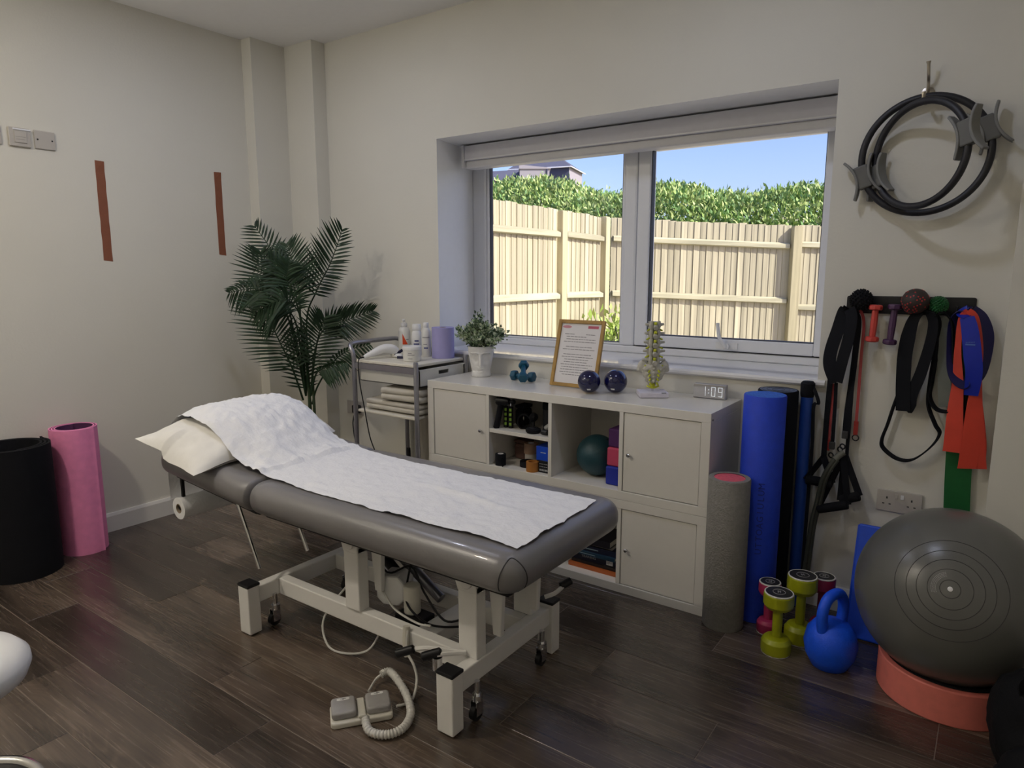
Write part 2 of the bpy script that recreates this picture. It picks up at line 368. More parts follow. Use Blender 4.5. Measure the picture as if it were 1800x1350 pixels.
# ---------------------------------------------------------------- window
def glass_mat():
    m = bpy.data.materials.new('window_glass'); m.use_nodes = True; t = m.node_tree; t.nodes.clear(); L = t.links.new
    o = t.nodes.new('ShaderNodeOutputMaterial'); mx = t.nodes.new('ShaderNodeMixShader'); tr = t.nodes.new('ShaderNodeBsdfTransparent'); gl = t.nodes.new('ShaderNodeBsdfGlossy')
    tr.inputs[0].default_value = (0.97, 0.98, 0.975, 1); gl.inputs['Roughness'].default_value = 0.02
    fr = t.nodes.new('ShaderNodeFresnel'); fr.inputs[0].default_value = 1.18
    L(fr.outputs[0], mx.inputs[0]); L(tr.outputs[0], mx.inputs[1]); L(gl.outputs[0], mx.inputs[2]); L(mx.outputs[0], o.inputs[0]); return m
GLASS = glass_mat()
win = struct('window_1', loc=(0, 0, 0))
GASK = mat('window_gasket', (0.05, 0.05, 0.06), 0.6)
y0, y1 = YW, YW + 0.07
fx0, fx1, fz0, fz1 = -1.80, 0.296, ZS, ZT - 0.002
f = MB()
f.box(fx0, -1.705, y0, y1, fz0, fz1); f.box(0.25, fx1, y0, y1, fz0, fz1)
f.box(-1.705, 0.25, y0, y1, fz0, fz0 + 0.038); f.box(-1.705, 0.25, y0, y1, 2.03, fz1)
f.build('outer_frame', UPVC, win, smooth=0, bevel=0.006)
MB().box(-0.790, -0.712, y0 - 0.004, y1, fz0 + 0.038, 2.03).build('mullion', UPVC, win, smooth=0, bevel=0.012)
b = MB()                                              # glazing beads of the fixed light
b.box(-1.705, -1.687, y0 + 0.015, y1 - 0.02, 0.9875, 2.03); b.box(-0.806, -0.790, y0 + 0.015, y1 - 0.02, 0.9875, 2.03)
b.box(-1.687, -0.806, y0 + 0.015, y1 - 0.02, 0.9875, 1.000); b.box(-1.687, -0.806, y0 + 0.015, y1 - 0.02, 2.012, 2.03)
b.build('glazing_bead', UPVC, win, smooth=0, bevel=0.004)
MB().box(-1.69, -0.80, y0 + 0.036, y0 + 0.040, 0.992, 2.02).build('pane', GLASS, win, smooth=0)
g = MB(); g.box(-1.687, -1.684, y0 + 0.02, y1 - 0.02, 1.0, 2.012); g.box(-0.809, -0.806, y0 + 0.02, y1 - 0.02, 1.0, 2.012); g.box(-1.684, -0.809, y0 + 0.02, y1 - 0.02, 1.0, 1.003)
g.build('gasket', GASK, win, smooth=0)
s_ = MB(); sy0, sy1 = y0 - 0.012, y1 - 0.012
s_.box(-0.706, -0.637, sy0, sy1, 0.995, 2.024); s_.box(0.188, 0.246, sy0, sy1, 0.995, 2.024)
s_.box(-0.637, 0.188, sy0, sy1, 0.995, 1.052); s_.box(-0.637, 0.188, sy0, sy1, 1.985, 2.024)
sash = s_.build('opening_sash', UPVC, win, smooth=0, bevel=0.006)
MB().box(-0.640, 0.190, sy0 + 0.036, sy0 + 0.040, 1.05, 1.99).build('pane', GLASS, win, smooth=0)
g = MB(); g.box(-0.637, -0.633, sy0 + 0.012, sy1 - 0.02, 1.052, 1.985); g.box(0.184, 0.188, sy0 + 0.012, sy1 - 0.02, 1.052, 1.985); g.box(-0.633, 0.184, sy0 + 0.012, sy1 - 0.02, 1.052, 1.056)
g.box(-0.706, 0.246, y0 + 0.02, y1 - 0.01, 0.986, 0.996); g.box(-0.712, -0.706, y0 + 0.02, y1 - 0.01, 0.99, 2.02)
g.build('gasket', GASK, sash, smooth=0)
h = MB(); h.box(-0.262, -0.155, sy0 - 0.008, sy0, 1.004, 1.036); h.cyl((-0.205, sy0 - 0.03, 1.020), (-0.205, sy0, 1.020), 0.015)
h.tube(spline([(-0.205, sy0 - 0.03, 1.014), (-0.216, sy0 - 0.034, 1.036), (-0.236, sy0 - 0.036, 1.062), (-0.243, sy0 - 0.036, 1.10), (-0.247, sy0 - 0.036, 1.133)], 14), 0.0085)
h.build('handle', WPLAST, win)
sb = MB(); sb.prism([(YB - 0.018, ZS - 0.008), (YB - 0.010, ZS), (YW + 0.01, ZS), (YW + 0.01, ZS - 0.026), (YB - 0.010, ZS - 0.026), (YB - 0.018, ZS - 0.018)], WX0 - 0.01, WX1 + 0.03, 'yz')
sb.build('window_sill', SILLM, win, smooth=0)
bl = thing('roller_blind', 'grey roller blind rolled up in its cassette at the top of the window', 'blind', (-0.71, 0.6, 2.0))
def bx(b, x0, x1, ya, yb, za, zb): return b.box(x0 + 0.71, x1 + 0.71, ya - 0.6, yb - 0.6, za - 2.0, zb - 2.0)
bx(MB(), -1.700, 0.288, 0.60, 0.695, 2.003, 2.086).build('cassette', BLINDM, bl, smooth=0, bevel=0.004)
bx(MB(), -1.700, 0.288, 0.612, 0.69, 1.962, 2.003).build('rolled_fabric', BLINDE, bl, smooth=0, bevel=0.008)
bx(MB(), -1.716, -1.700, 0.592, 0.70, 1.966, 2.090).build('end_cap', BLINDE, bl, smooth=0, bevel=0.004)
bx(MB(), -1.700, 0.288, 0.597, 0.60, 2.006, 2.012).build('trim_strip', UPVC, bl, smooth=0)

# ================================================================ OUTSIDE
tag(MB().box(-14, 8, YO, 5.6, -0.35, -0.02).build('ground_outside', mat('pale_gravel', (0.50, 0.46, 0.38), 0.95, var=0.3, scale=40)), kind='structure')
def wood_mat(name, col, var, axis=2):
    m = bpy.data.materials.new(name); m.use_nodes = True; t = m.node_tree; b = t.nodes['Principled BSDF']; L = t.links.new
    tc = t.nodes.new('ShaderNodeTexCoord'); oi = t.nodes.new('ShaderNodeObjectInfo'); mp = t.nodes.new('ShaderNodeMapping')
    sc = [26, 26, 26]; sc[axis] = 1.6; mp.inputs['Scale'].default_value = sc
    cb = t.nodes.new('ShaderNodeCombineXYZ'); ml = t.nodes.new('ShaderNodeMath'); ml.operation = 'MULTIPLY'; ml.inputs[1].default_value = 50; L(oi.outputs['Random'], ml.inputs[0]); [L(ml.outputs[0], cb.inputs[i]) for i in range(3)]
    L(cb.outputs[0], mp.inputs['Location']); L(tc.outputs['Object'], mp.inputs[0])
    nz = t.nodes.new('ShaderNodeTexNoise'); nz.inputs['Scale'].default_value = 1.0; nz.inputs['Detail'].default_value = 4; L(mp.outputs[0], nz.inputs['Vector'])
    rp = t.nodes.new('ShaderNodeValToRGB'); e = rp.color_ramp.elements; e[0].position = 0.3; e[1].position = 0.7
    e[0].color = (*[c * (1 - var) for c in col], 1); e[1].color = (*[c * (1 + var * .7) for c in col], 1); L(nz.outputs['Fac'], rp.inputs[0])
    mr = t.nodes.new('ShaderNodeMapRange'); mr.inputs[3].default_value = 0.8; mr.inputs[4].default_value = 1.14; L(oi.outputs['Random'], mr.inputs[0])
    hs = t.nodes.new('ShaderNodeHueSaturation'); L(mr.outputs[0], hs.inputs['Value']); L(rp.outputs[0], hs.inputs['Color']); L(hs.outputs[0], b.inputs['Base Color']); b.inputs['Roughness'].default_value = 0.85
    return m
FWOOD = wood_mat('fence_softwood', (0.48, 0.425, 0.285), 0.28)
FRAIL = wood_mat('fence_rail_wood', (0.48, 0.44, 0.29), 0.26, 0)
FPOST = wood_mat('fence_post_wood', (0.46, 0.40, 0.24), 0.2)
def fence_panel(p0, p1, ztop0, ztop1, label, pitch, rail_z, label_group=None):
    """boards along p0->p1; local +x runs along the fence, rails stand on the -y side (towards the house)"""
    d = Vector((p1[0] - p0[0], p1[1] - p0[1])); Ln = d.length; ang = math.atan2(d.y, d.x)
    t = thing('garden_fence', label, 'fence', (p0[0], p0[1], 0), ang, 'softwood fence panels outside the window')
    n = round(Ln / pitch); bw = Ln / n; sl = (ztop1 - ztop0) / Ln
    cache = []
    for v in range(3):
        bm = MB(); bm.box(-bw / 2 - 0.004, bw / 2 + 0.010, 0, 0.008 + 0.010, 0, 1); bm.v = [(x, y + (0.010 if x > 0 else 0), z) for x, y, z in bm.v]
        o = bm.build('board', FWOOD, t, smooth=0); o.location = (bw / 2, 0, 0); cache.append(o)
    for k in range(n):
        o = cache[k] if k < 3 else cache[k % 3].copy()
        if k >= 3: C.objects.link(o)
        x = (k + 0.5) * bw; zt = ztop0 + sl * x + rnd.uniform(-0.008, 0.008)
        o.location = (x, rnd.uniform(0, 0.005), 0.02); o.scale = (1, 1, zt - 0.02)
    for rz in rail_z:
        r = MB(); z0 = rz; z1 = rz + sl * Ln
        for a, bz, h in ((0, z0, 0), (Ln, z1, 0)): pass
        vs = [(x, y, z + zz) for x, zz in ((0.02, z0), (Ln - 0.02, z1)) for y, z in ((-0.045, -0.03), (0, -0.04), (0, 0.032), (-0.045, 0.012))]
        r.add(vs, [(3, 2, 1, 0), (4, 5, 6, 7)] + [(k, (k + 1) % 4, (k + 1) % 4 + 4, k + 4) for k in range(4)]); r.build('rail', FRAIL, t, smooth=0)
    return t
LX = -2.85
fence_panel((LX, 1.70), (LX, 3.50), 2.01, 2.005, 'sunlit softwood fence panel nearest the window, in its left pane', 0.092, (1.765, 1.145, 0.45))
fence_panel((LX, 3.60), (LX, 4.43), 2.0, 1.985, 'narrow sunlit fence panel between two posts beside the fence corner', 0.088, (1.765, 1.145, 0.45))
bd = Vector((0.82, 0.572)); c0 = Vector((-2.845, 4.615))
pA = c0 + bd * 0.02; pB = c0 + bd * 2.06; pC = c0 + bd * 2.16; pD = c0 + bd * 4.0
fence_panel(pA, pB, 1.985, 1.898, 'long fence panel filling the opening right-hand window sash', 0.0735, (1.76, 1.14, 0.45))
fence_panel(pC, pD, 1.90, 1.83, 'fence panel end showing at the far right edge of the window', 0.0735, (1.69, 0.98, 0.35))
def post(x, y, h, label, rz=0.0):
    b = MB(); b.box(-0.05, 0.05, -0.05, 0.05, -0.02, h - 0.012); b.box(-0.042, 0.042, -0.042, 0.042, h - 0.012, h)
    o = b.build('fence_post', FPOST, smooth=0, bevel=0.004, loc=(x, y, 0), rot=(0, 0, rz)); return tag(o, label, 'post', 'fence posts')
post(LX + 0.005, 3.55, 1.99, 'fence post between the two sunlit fence panels')
post(LX + 0.005, 4.485, 1.99, 'corner fence post where the sunlit and shaded fences meet')
pp = c0 + bd * 2.11 - Vector((-bd.y, bd.x)) * 0.045
post(pp.x, pp.y, 1.89, 'wide fence post with one bright lit edge, right half of the window', math.atan2(bd.y, bd.x))
# ---- overgrown hedge bank: leaves nobody could count
LEAFM = []
for i, c in enumerate(((0.34, 0.46, 0.13), (0.50, 0.58, 0.22), (0.16, 0.29, 0.09))):
    LEAFM.append(mat('hedge_leaf_%s' % 'abc'[i], c, 0.55, var=0.25, scale=3))
def leaves(name, n, fn, size, mats, parent=None, seed=1, up=0.35, width=0.45):
    """n small folded leaves; fn(rng, n) -> (points, outward normals)"""
    g = np.random.default_rng(seed); P, N = fn(g, n); n = len(P)
    D = N + g.normal(0, 0.55, (n, 3)); D[:, 2] += up; D /= np.linalg.norm(D, axis=1)[:, None]
    Rv = g.normal(0, 1, (n, 3)); A = np.cross(D, Rv); A /= np.linalg.norm(A, axis=1)[:, None]; Bn = np.cross(D, A)
    Ls = size * g.uniform(0.6, 1.3, n)[:, None]; Wd = Ls * width / 2
    v = np.stack([P, P + D * Ls * 0.45 + A * Wd + Bn * Wd * .35, P + D * Ls, P + D * Ls * 0.45 - A * Wd + Bn * Wd * .35], 1).reshape(-1, 3)
    me = bpy.data.meshes.new(name); i0 = np.arange(n) * 4
    fa = np.stack([i0, i0 + 1, i0 + 2, i0 + 3], 1)
    me.vertices.add(n * 4); me.vertices.foreach_set('co', v.ravel()); me.loops.add(n * 4); me.loops.foreach_set('vertex_index', fa.ravel())
    me.polygons.add(n); me.polygons.foreach_set('loop_start', np.arange(n) * 4)
    for m in mats: me.materials.append(m)
    me.polygons.foreach_set('material_index', g.integers(0, len(mats), n)); me.update(); me.validate()
    o = bpy.data.objects.new(name, me); C.objects.link(o)
    if parent is not None: o.parent = parent
    return o
def hedge_fn(g, n):
    # a rounded bank running behind both fences: along x, with lumps
    u = g.uniform(0, 1, n); k = g.uniform(0, 1, n) ** 0.8
    x = -10.5 + 14.0 * u; base = 6.3 + 0.62 * (x + 2.0)
    base = np.where(x < -3.2, 5.9 + 0.1 * (x + 3.2), base)
    lump = np.array([noise.noise(Vector((a * 1.1, 3.1, 0))) for a in x]) * 0.11 + np.array([noise.noise(Vector((a * 3.7, 9.2, 0))) for a in x]) * 0.09
    top = 2.47 - 0.035 * (x + 3.2) + lump + 0.22 * np.exp(-((x + 5.6) / 0.9) ** 2); dep = 1.6
    ang = k * PI / 2
    y = base + dep * (1 - np.cos(ang)) + g.normal(0, 0.06, n); z = 0.9 + (top - 0.9) * np.sin(ang) ** 0.8 + g.normal(0, 0.05, n)
    Nn = np.stack([g.normal(0, .2, n), -np.cos(ang), np.sin(ang)], 1); return np.stack([x, y, z], 1), Nn
tag(leaves('hedge', 110000, hedge_fn, 0.075, LEAFM, seed=3), 'overgrown green hedge bank rising behind the fence', 'hedge', kind='stuff')
def hb():
    b = MB()
    def fn(u, v):
        x = -10.5 + 14 * u; base = (6.3 + 0.62 * (x + 2.0)) if x >= -3.2 else 5.9 + 0.1 * (x + 3.2)
        a = v * PI / 2; return (x, base + 0.15 + 1.5 * (1 - math.cos(a)), -0.3 + (2.22 - 0.035 * (x + 3.2)) * math.sin(a) ** 0.7 + 0.22)
    b.grid(fn, 40, 12); return b.build('hedge_bank', mat('bank_earth', (0.05, 0.09, 0.02), 0.95, var=0.5, scale=5), smooth=1)
tag(hb(), kind='structure', label='earth bank under the hedge')
# ---- weeds at the foot of the fence
def weed(x, y, h, label, seed, n=110):
    t = thing('weed_plant', label, 'plant', (x, y, -0.02), group='weeds along the fence'); g0 = random.Random(seed); st = MB(); tips = []
    for k in range(7):
        a = g0.uniform(0, 2 * PI); l = h * g0.uniform(0.7, 1.0); q = [(0, 0, 0), (0.05 * math.cos(a), 0.05 * math.sin(a), l * .5), (0.20 * h * math.cos(a), 0.20 * h * math.sin(a), l)]
        st.tube(spline(q, 6), 0.006, 5); tips.append(q)
    st.build('stem', STEMP, t)
    def fn(g, n):
        i = g.integers(0, 7, n); u = g.uniform(0.35, 1.05, n); T = np.array([[tips[j][2][0], tips[j][2][1], tips[j][2][2]] for j in i])
        P = T * u[:, None] + g.normal(0, 0.035, (n, 3)); N = T / np.linalg.norm(T, axis=1)[:, None] + g.normal(0, .6, (n, 3)); return P, N
    leaves('leaf_cluster', n, fn, 0.11, [mat('weed_leaf', (0.30, 0.42, 0.08), 0.5, var=0.2), mat('weed_leaf_pale', (0.42, 0.50, 0.14), 0.5, var=0.2)], t, seed)
weed(-2.60, 3.60, 0.86, 'leafy weed in front of the narrow fence panel, behind the picture frame', 4, 170)
weed(-2.58, 4.02, 0.92, 'tall leafy weed beside the corner fence post, left of the mullion', 5, 190)
weed(-2.36, 4.10, 1.02, 'leafy weed showing between mullion and opening sash', 6, 150)
weed(-2.60, 3.10, 0.70, 'low sparse weed at the foot of the sunlit fence, left of the picture frame', 8, 40)
# ---- house on the rise beyond the hedge
ho = thing('house', 'grey rendered house with slate hipped roof beyond the hedge', 'house', (0, 0, 0))
HW = mat('house_render', (0.34, 0.31, 0.33), 0.85, var=0.03); HR = mat('house_slate', (0.10, 0.10, 0.14), 0.75, var=0.12, scale=8); HD = mat('house_dark_cladding', (0.05, 0.055, 0.10), 0.8)
HT = mat('house_white_trim', (0.75, 0.75, 0.78), 0.6)
hr = Vector((0.8158, 0.5784, 0)); hd = Vector((-0.5784, 0.8158, 0))
ho.location = Vector((CAM.x, CAM.y, 0)) + hd * 58.0 + hr * 3.0; ho.rotation_euler = (0, 0, math.atan2(hr.y, hr.x))
th = math.radians(20); fa = Vector((-math.cos(th), math.sin(th))); fb = Vector((math.sin(th), math.cos(th))); q0 = Vector((1.65, 0.0))
Lh, Wh, ZE, ZR = 5.0, 4.2, 9.85, 11.05
c_ = [q0, q0 + fb * Wh, q0 + fb * Wh + fa * Lh, q0 + fa * Lh]
b = MB(); b.prism([(p.x, p.y) for p in c_][::-1], 4.0, ZE, 'xy'); b.build('dark_wall', HD, ho, smooth=0)
b = MB(); n_ = Vector((fb.y, -fb.x)) * 0.02; b.prism([(p.x, p.y) for p in (c_[0] + n_, c_[1] + n_, c_[1], c_[0])][::-1], 4.0, ZE - 0.02, 'xy'); b.build('end_wall', HW, ho, smooth=0)
ov = 0.25; e_ = [q0 - fa * ov - fb * ov, q0 + fb * (Wh + ov) - fa * ov, q0 + fb * (Wh + ov) + fa * (Lh + ov), q0 + fa * (Lh + ov) - fb * ov]
r0 = q0 + fb * Wh / 2 + fa * 1.5; r1 = q0 + fb * Wh / 2 + fa * (Lh - 0.6)
b = MB(); b.add([(p.x, p.y, ZE) for p in e_] + [(r0.x, r0.y, ZR), (r1.x, r1.y, ZR)], [(0, 1, 4), (1, 2, 5, 4), (2, 3, 5), (3, 0, 4, 5), (3, 2, 1, 0)]); b.build('hipped_roof', HR, ho, smooth=0)
b = MB()
for p, q in ((e_[0], e_[1]), (e_[3], e_[0])): b.tube([(p.x, p.y, ZE - 0.04), (q.x, q.y, ZE - 0.04)], 0.05, 6)
b.build('gutter', HT, ho, smooth=0)
b = MB(); b.box(-2.4, -0.1, -3.0, 1.5, 4.0, 9.28); b.build('wing_wall', HW, ho, smooth=0)
b = MB(); b.add([(-2.45, -3.1, 9.55), (0.0, -3.1, 9.32), (0.0, 1.5, 9.32), (-2.45, 1.5, 9.55), (-2.45, -3.1, 9.24), (0.0, -3.1, 9.24), (0.0, 1.5, 9.24), (-2.45, 1.5, 9.24)], [(0, 1, 2, 3), (4, 7, 6, 5), (0, 4, 5, 1), (1, 5, 6, 2), (2, 6, 7, 3), (3, 7, 4, 0)]); b.build('wing_parapet', HW, ho, smooth=0)
wf = MB().box(-1.9, -1.05, -3.06, -3.0, 8.15, 8.62).build('window_frame', HT, ho, smooth=0)
MB().box(-1.82, -1.13, -3.075, -3.06, 8.20, 8.57).build('pane', mat('far_window', (0.55, 0.57, 0.62), 0.2), wf, smooth=0)
MB().cyl((-0.3, -3.06, 4.0), (-0.3, -3.06, 9.24), 0.05).build('downpipe', HD, ho)
b = MB(); b.box(-6.5, -2.4, -1.0, 3.0, 4.0, 8.65); b.build('side_wall', HW, ho, smooth=0)
b = MB(); b.add([(-6.8, -1.3, 8.6), (-2.4, -1.3, 8.6), (-2.4, 1.0, 9.75), (-6.8, 1.0, 9.5), (-6.8, 3.2, 8.6), (-2.4, 3.2, 8.6)], [(0, 1, 2, 3), (3, 2, 5, 4), (0, 3, 4), (1, 5, 2), (0, 4, 5, 1)]); b.build('side_roof', HR, ho, smooth=0)

b = MB()                                               # rising meadow between hedge and house
def hill(u, v):
    y = 9.5 + 80 * u; x = -75 + 110 * v; return (x, y, -0.3 + 1.6 * min(1, u * 8) + 4.4 * min(1, max(0, (y - 14) / 42)) + 0.12 * noise.noise(Vector((x * .2, y * .2, 0))))
b.grid(hill, 40, 50); tag(b.build('hill', mat('dry_meadow', (0.40, 0.36, 0.20), 0.95, var=0.25, scale=0.8), smooth=2), kind='structure')
# ================================================================ TREATMENT COUCH
CX = Vector((0, 0, 0))
cou = thing('treatment_couch', 'grey vinyl treatment couch on a white powder-coated lifting frame', 'couch', (-0.88, -0.83, 0))
def K(b):                                              # world-built geometry into couch space
    b.v = [(x + 0.88, y + 0.83, z) for x, y, z in b.v]; return b
MX0, MX1, MY0, MY1, MZ0, MZ1 = -1.318, -0.120, -1.155, -0.480, 0.495, 0.615
b = MB(); b.slab(MX0, MX1, MY0, MY1, MZ0, MZ1, 0.075, 0.056, 9)
b.v = [(x if x > MX0 + 0.12 else MX0 + (x - MX0) * 0.35 if x < MX0 + 0.06 else x, y, z) for x, y, z in b.v]
mt = K(b).build('mattress', VINYL, cou, smooth=1.2)
def corner_arc():
    pts = []; cx, cy = MX1 - 0.075, MY0 + 0.075
    for k in range(41):
        a = PI * k / 40; ph = -math.cos(a) * 0.60; z = MZ0 + 0.004 + 0.108 * math.sin(a) ** 0.62
        zz = max(-1, min(1, (z - (MZ0 + MZ1) / 2) / ((MZ1 - MZ0) / 2))); ins = 0.056 * (1 - math.sqrt(max(0, 1 - zz * zz)))
        r = 0.075 - ins + 0.0015; ang = -PI / 4 + 0.10 + ph; pts.append((cx + r * math.cos(ang), cy + r * math.sin(ang), z))
    return pts
K(MB().tube(corner_arc(), 0.0016, 6)).build('corner_seam', SEAM, mt)
# head section, hinged at MX0 and slightly raised
HT_ = math.radians(5.0); HL = 0.625
Mh = Matrix.Translation((MX0 - 0.012, 0, MZ0)) @ Matrix.Rotation(HT_, 4, 'Y')
b = MB(); b.slab(-HL, 0.0, MY0, MY1, 0, MZ1 - MZ0, 0.06, 0.056, 9)
b.v = [(x if x < -0.12 else (x * 0.35 if x > -0.06 else x), y, z) for x, y, z in b.v]
b.v = [tuple(Mh @ Vector(v)) for v in b.v]
hs_ = K(b).build('head_section', VINYL, cou, smooth=1.2)
b = MB(); b.box(-HL + 0.05, -0.02, MY0 + 0.06, MY1 - 0.06, -0.02, 0.004, Mh); K(b).build('head_board', BLK, hs_, smooth=0)
b = MB(); b.box(MX0 + 0.03, MX1 - 0.06, MY0 + 0.06, MY1 - 0.06, MZ0 - 0.016, MZ0 + 0.004); K(b).build('base_board', BLK, mt, smooth=0)
b = MB(); b.box(MX0 - 0.016, MX0 + 0.004, MY0 + 0.05, MY1 - 0.05, MZ0 - 0.01, MZ1 - 0.03); K(b).build('hinge_gap', BLK, mt, smooth=0)
# legs with black caps
for lx in (-1.385, -0.375):
    for ly in (-1.125, -0.570):
        b = MB(); b.box(lx - 0.032, lx + 0.032, ly - 0.026, ly + 0.026, 0.006, 0.198); lg = K(b).build('leg', STEELW, cou, smooth=0, bevel=0.004)
        b = MB(); b.box(lx - 0.034, lx + 0.034, ly - 0.028, ly + 0.028, 0.194, 0.206); K(b).build('end_cap', BLK, lg, smooth=0, bevel=0.004)
        K(MB().cyl((lx, ly, 0.0), (lx, ly, 0.008), 0.020)).build('foot', BLK, lg)
    b = MB(); b.box(lx - 0.021, lx + 0.021, -1.10, -0.595, 0.118, 0.184); K(b).build('crossbar', STEELW, cou, smooth=0, bevel=0.004)
for ry in (-0.985, -0.700):
    b = MB(); b.box(-1.364, -0.396, ry - 0.021, ry + 0.021, 0.118, 0.184); K(b).build('side_rail', STEELW, cou, smooth=0, bevel=0.004)
b = MB(); b.box(-0.66, -0.58, -0.964, -0.721, 0.125, 0.175); K(b).build('cross_member', STEELW, cou, smooth=0, bevel=0.003)
for px_, py_ in ((-0.925, -0.990), (-0.395, -0.990), (-0.985, -0.695), (-0.415, -0.660)):
    b = MB(); b.box(px_ - 0.037, px_ + 0.037, py_ - 0.024, py_ + 0.024, 0.184, 0.425); b.v = [(x, y, z) for x, y, z in b.v]
    b.prism([(px_ - 0.065, 0.482), (px_ - 0.037, 0.40), (px_ + 0.037, 0.40), (px_ + 0.037, 0.482)], py_ - 0.026, py_ + 0.026, 'xz')
    po = K(b).build('post', STEELW, cou, smooth=0, bevel=0.004)
    K(MB().cyl((px_ + 0.004, py_ - 0.036, 0.435), (px_ + 0.004, py_ - 0.024, 0.435), 0.019, seg=20)).build('bolt', STEELW, po, bevel=0.003)
b = MB()
for ry in (-1.02, -0.64): b.box(-1.28, -0.22, ry - 0.018, ry + 0.018, 0.452, 0.480)
for rx in (-1.26, -0.95, -0.24): b.box(rx - 0.018, rx + 0.018, -1.02, -0.64, 0.452, 0.480)
K(b).build('upper_frame', STEELW, cou, smooth=0, bevel=0.003)
for ax_ in (-0.86, -0.33):
    for ya in (-0.955, -0.75):
        b = MB(); b.prism([(ax_ - 0.03, 0.46), (ax_ + 0.03, 0.46), (ax_ + 0.02, 0.25), (ax_ - 0.01, 0.25)], ya, ya + 0.02, 'xz'); K(b).build('lift_arm', STEELW, cou, smooth=0, bevel=0.003)
# actuator and control boxes
ac = K(MB().cyl((-0.99, -0.79, 0.37), (-0.70, -0.79, 0.20), 0.020)).build('actuator', GREYST, cou)
K(MB().cyl((-0.96, -0.835, 0.33), (-0.80, -0.835, 0.215), 0.020)).build('actuator_sleeve', BLK, ac)
b = MB(); b.prism([(-0.055, -0.03), (-0.03, -0.055), (0.03, -0.055), (0.055, -0.03), (0.055, 0.03), (0.03, 0.055), (-0.03, 0.055), (-0.055, 0.03)], -0.045, 0.045, 'xz', Matrix.Translation((-0.843, -0.880, 0.245)) @ Matrix.Rotation(0.35, 4, 'Z'))
K(b).build('motor_box', WPLAST, cou, smooth=0, bevel=0.008)
K(MB().cyl((-0.735, -0.905, 0.186), (-0.735, -0.905, 0.290), 0.030, seg=24)).build('motor_cylinder', CREAMP, cou, bevel=0.005)
b = MB(); b.box(-0.785, -0.665, -0.945, -0.865, 0.158, 0.186); K(b).build('motor_foot', BLK, cou, smooth=0, bevel=0.004)
for pts in ([(-0.96, -0.87, 0.36), (-0.86, -0.90, 0.30), (-0.78, -0.86, 0.33), (-0.70, -0.88, 0.26), (-0.60, -0.89, 0.19), (-0.55, -0.84, 0.19)], [(-0.80, -0.84, 0.33), (-0.74, -0.93, 0.24), (-0.64, -0.95, 0.20), (-0.58, -0.92, 0.185), (-0.52, -0.86, 0.18)]):
    K(MB().tube(spline(pts, 30), 0.004, 6)).build('cable', BLK, cou)
for pts in ([(-0.93, -0.83, 0.44), (-0.84, -0.74, 0.40), (-0.78, -0.78, 0.33)], [(-0.86, -0.93, 0.25), (-0.76, -0.97, 0.22), (-0.66, -0.965, 0.195), (-0.60, -0.96, 0.20)],
            [(-1.02, -0.93, 0.24), (-1.10, -1.00, 0.10), (-1.06, -1.03, 0.02), (-0.98, -1.03, 0.006), (-0.88, -0.99, 0.03), (-0.84, -0.95, 0.12)]):
    K(MB().tube(spline(pts, 30), 0.004, 6)).build('white_cable', CABLEW, cou)
# castor levers and castors
for pts, grip in (([(-0.40, -1.02, 0.20), (-0.50, -1.07, 0.205), (-0.555, -1.095, 0.195)], ((-0.545, -1.095, 0.20), (-0.600, -1.125, 0.178))),
                  ([(-0.40, -1.02, 0.20), (-0.43, -1.08, 0.215), (-0.45, -1.10, 0.215)], ((-0.44, -1.085, 0.222), (-0.490, -1.125, 0.205))),
                  ([(-0.36, -0.62, 0.235), (-0.33, -0.60, 0.25), (-0.315, -0.57, 0.268)], ((-0.325, -0.575, 0.266), (-0.300, -0.535, 0.282)))):
    lv = K(MB().tube(spline(pts, 14), 0.008, 8)).build('lever', STEELW, cou)
    K(MB().tube([Vector(grip[0]).lerp(Vector(grip[1]), t) for t in (0, .08, .5, .92, 1)], 0.014, 12, rfun=lambda u: 0.55 if u in (0, 1) else 1)).build('grip', BLK, lv)
K(MB().cyl((-0.45, -1.095, 0.165), (-0.45, -1.095, 0.205), 0.016)).build('lever_barrel', CHROME, cou)
for cx_, cy_ in ((-0.345, -1.03), (-0.345, -0.66), (-1.36, -1.03), (-1.36, -0.66)):
    ca = K(MB().cyl((cx_, cy_, 0.055), (cx_, cy_, 0.13), 0.009)).build('castor', CHROME, cou)
    b = MB(); b.cyl((cx_, cy_, 0.066), (cx_, cy_, 0.085), 0.017); b.box(cx_ - 0.013, cx_ - 0.010, cy_ - 0.02, cy_ + 0.012, 0.02, 0.068); b.box(cx_ + 0.010, cx_ + 0.013, cy_ - 0.02, cy_ + 0.012, 0.02, 0.068); K(b).build('castor_fork', CHROME, ca)
    K(MB().cyl((cx_ - 0.009, cy_ - 0.008, 0.027), (cx_ + 0.009, cy_ - 0.008, 0.027), 0.025, seg=20)).build('castor_wheel', BLK, ca)
for ry, x1, z1, x0, z0 in ((-1.10, -1.345, 0.262, -1.475, 0.53), (-0.885, -1.335, 0.262, -1.465, 0.53)):
    K(MB().cyl((x0, ry, z0), (x1, ry, z1), 0.0075, seg=10)).build('ratchet_strut', CHROME, cou)
# holder brackets for the paper roll
for ry in (-1.045, -0.60):
    b = MB(); b.box(-1.962, -1.950, ry - 0.006, ry + 0.006, 0.37, 0.54); b.cyl((-1.956, ry - 0.02, 0.372), (-1.956, ry + 0.02, 0.372), 0.012); K(b).build('roll_bracket', BLK, cou, smooth=0)

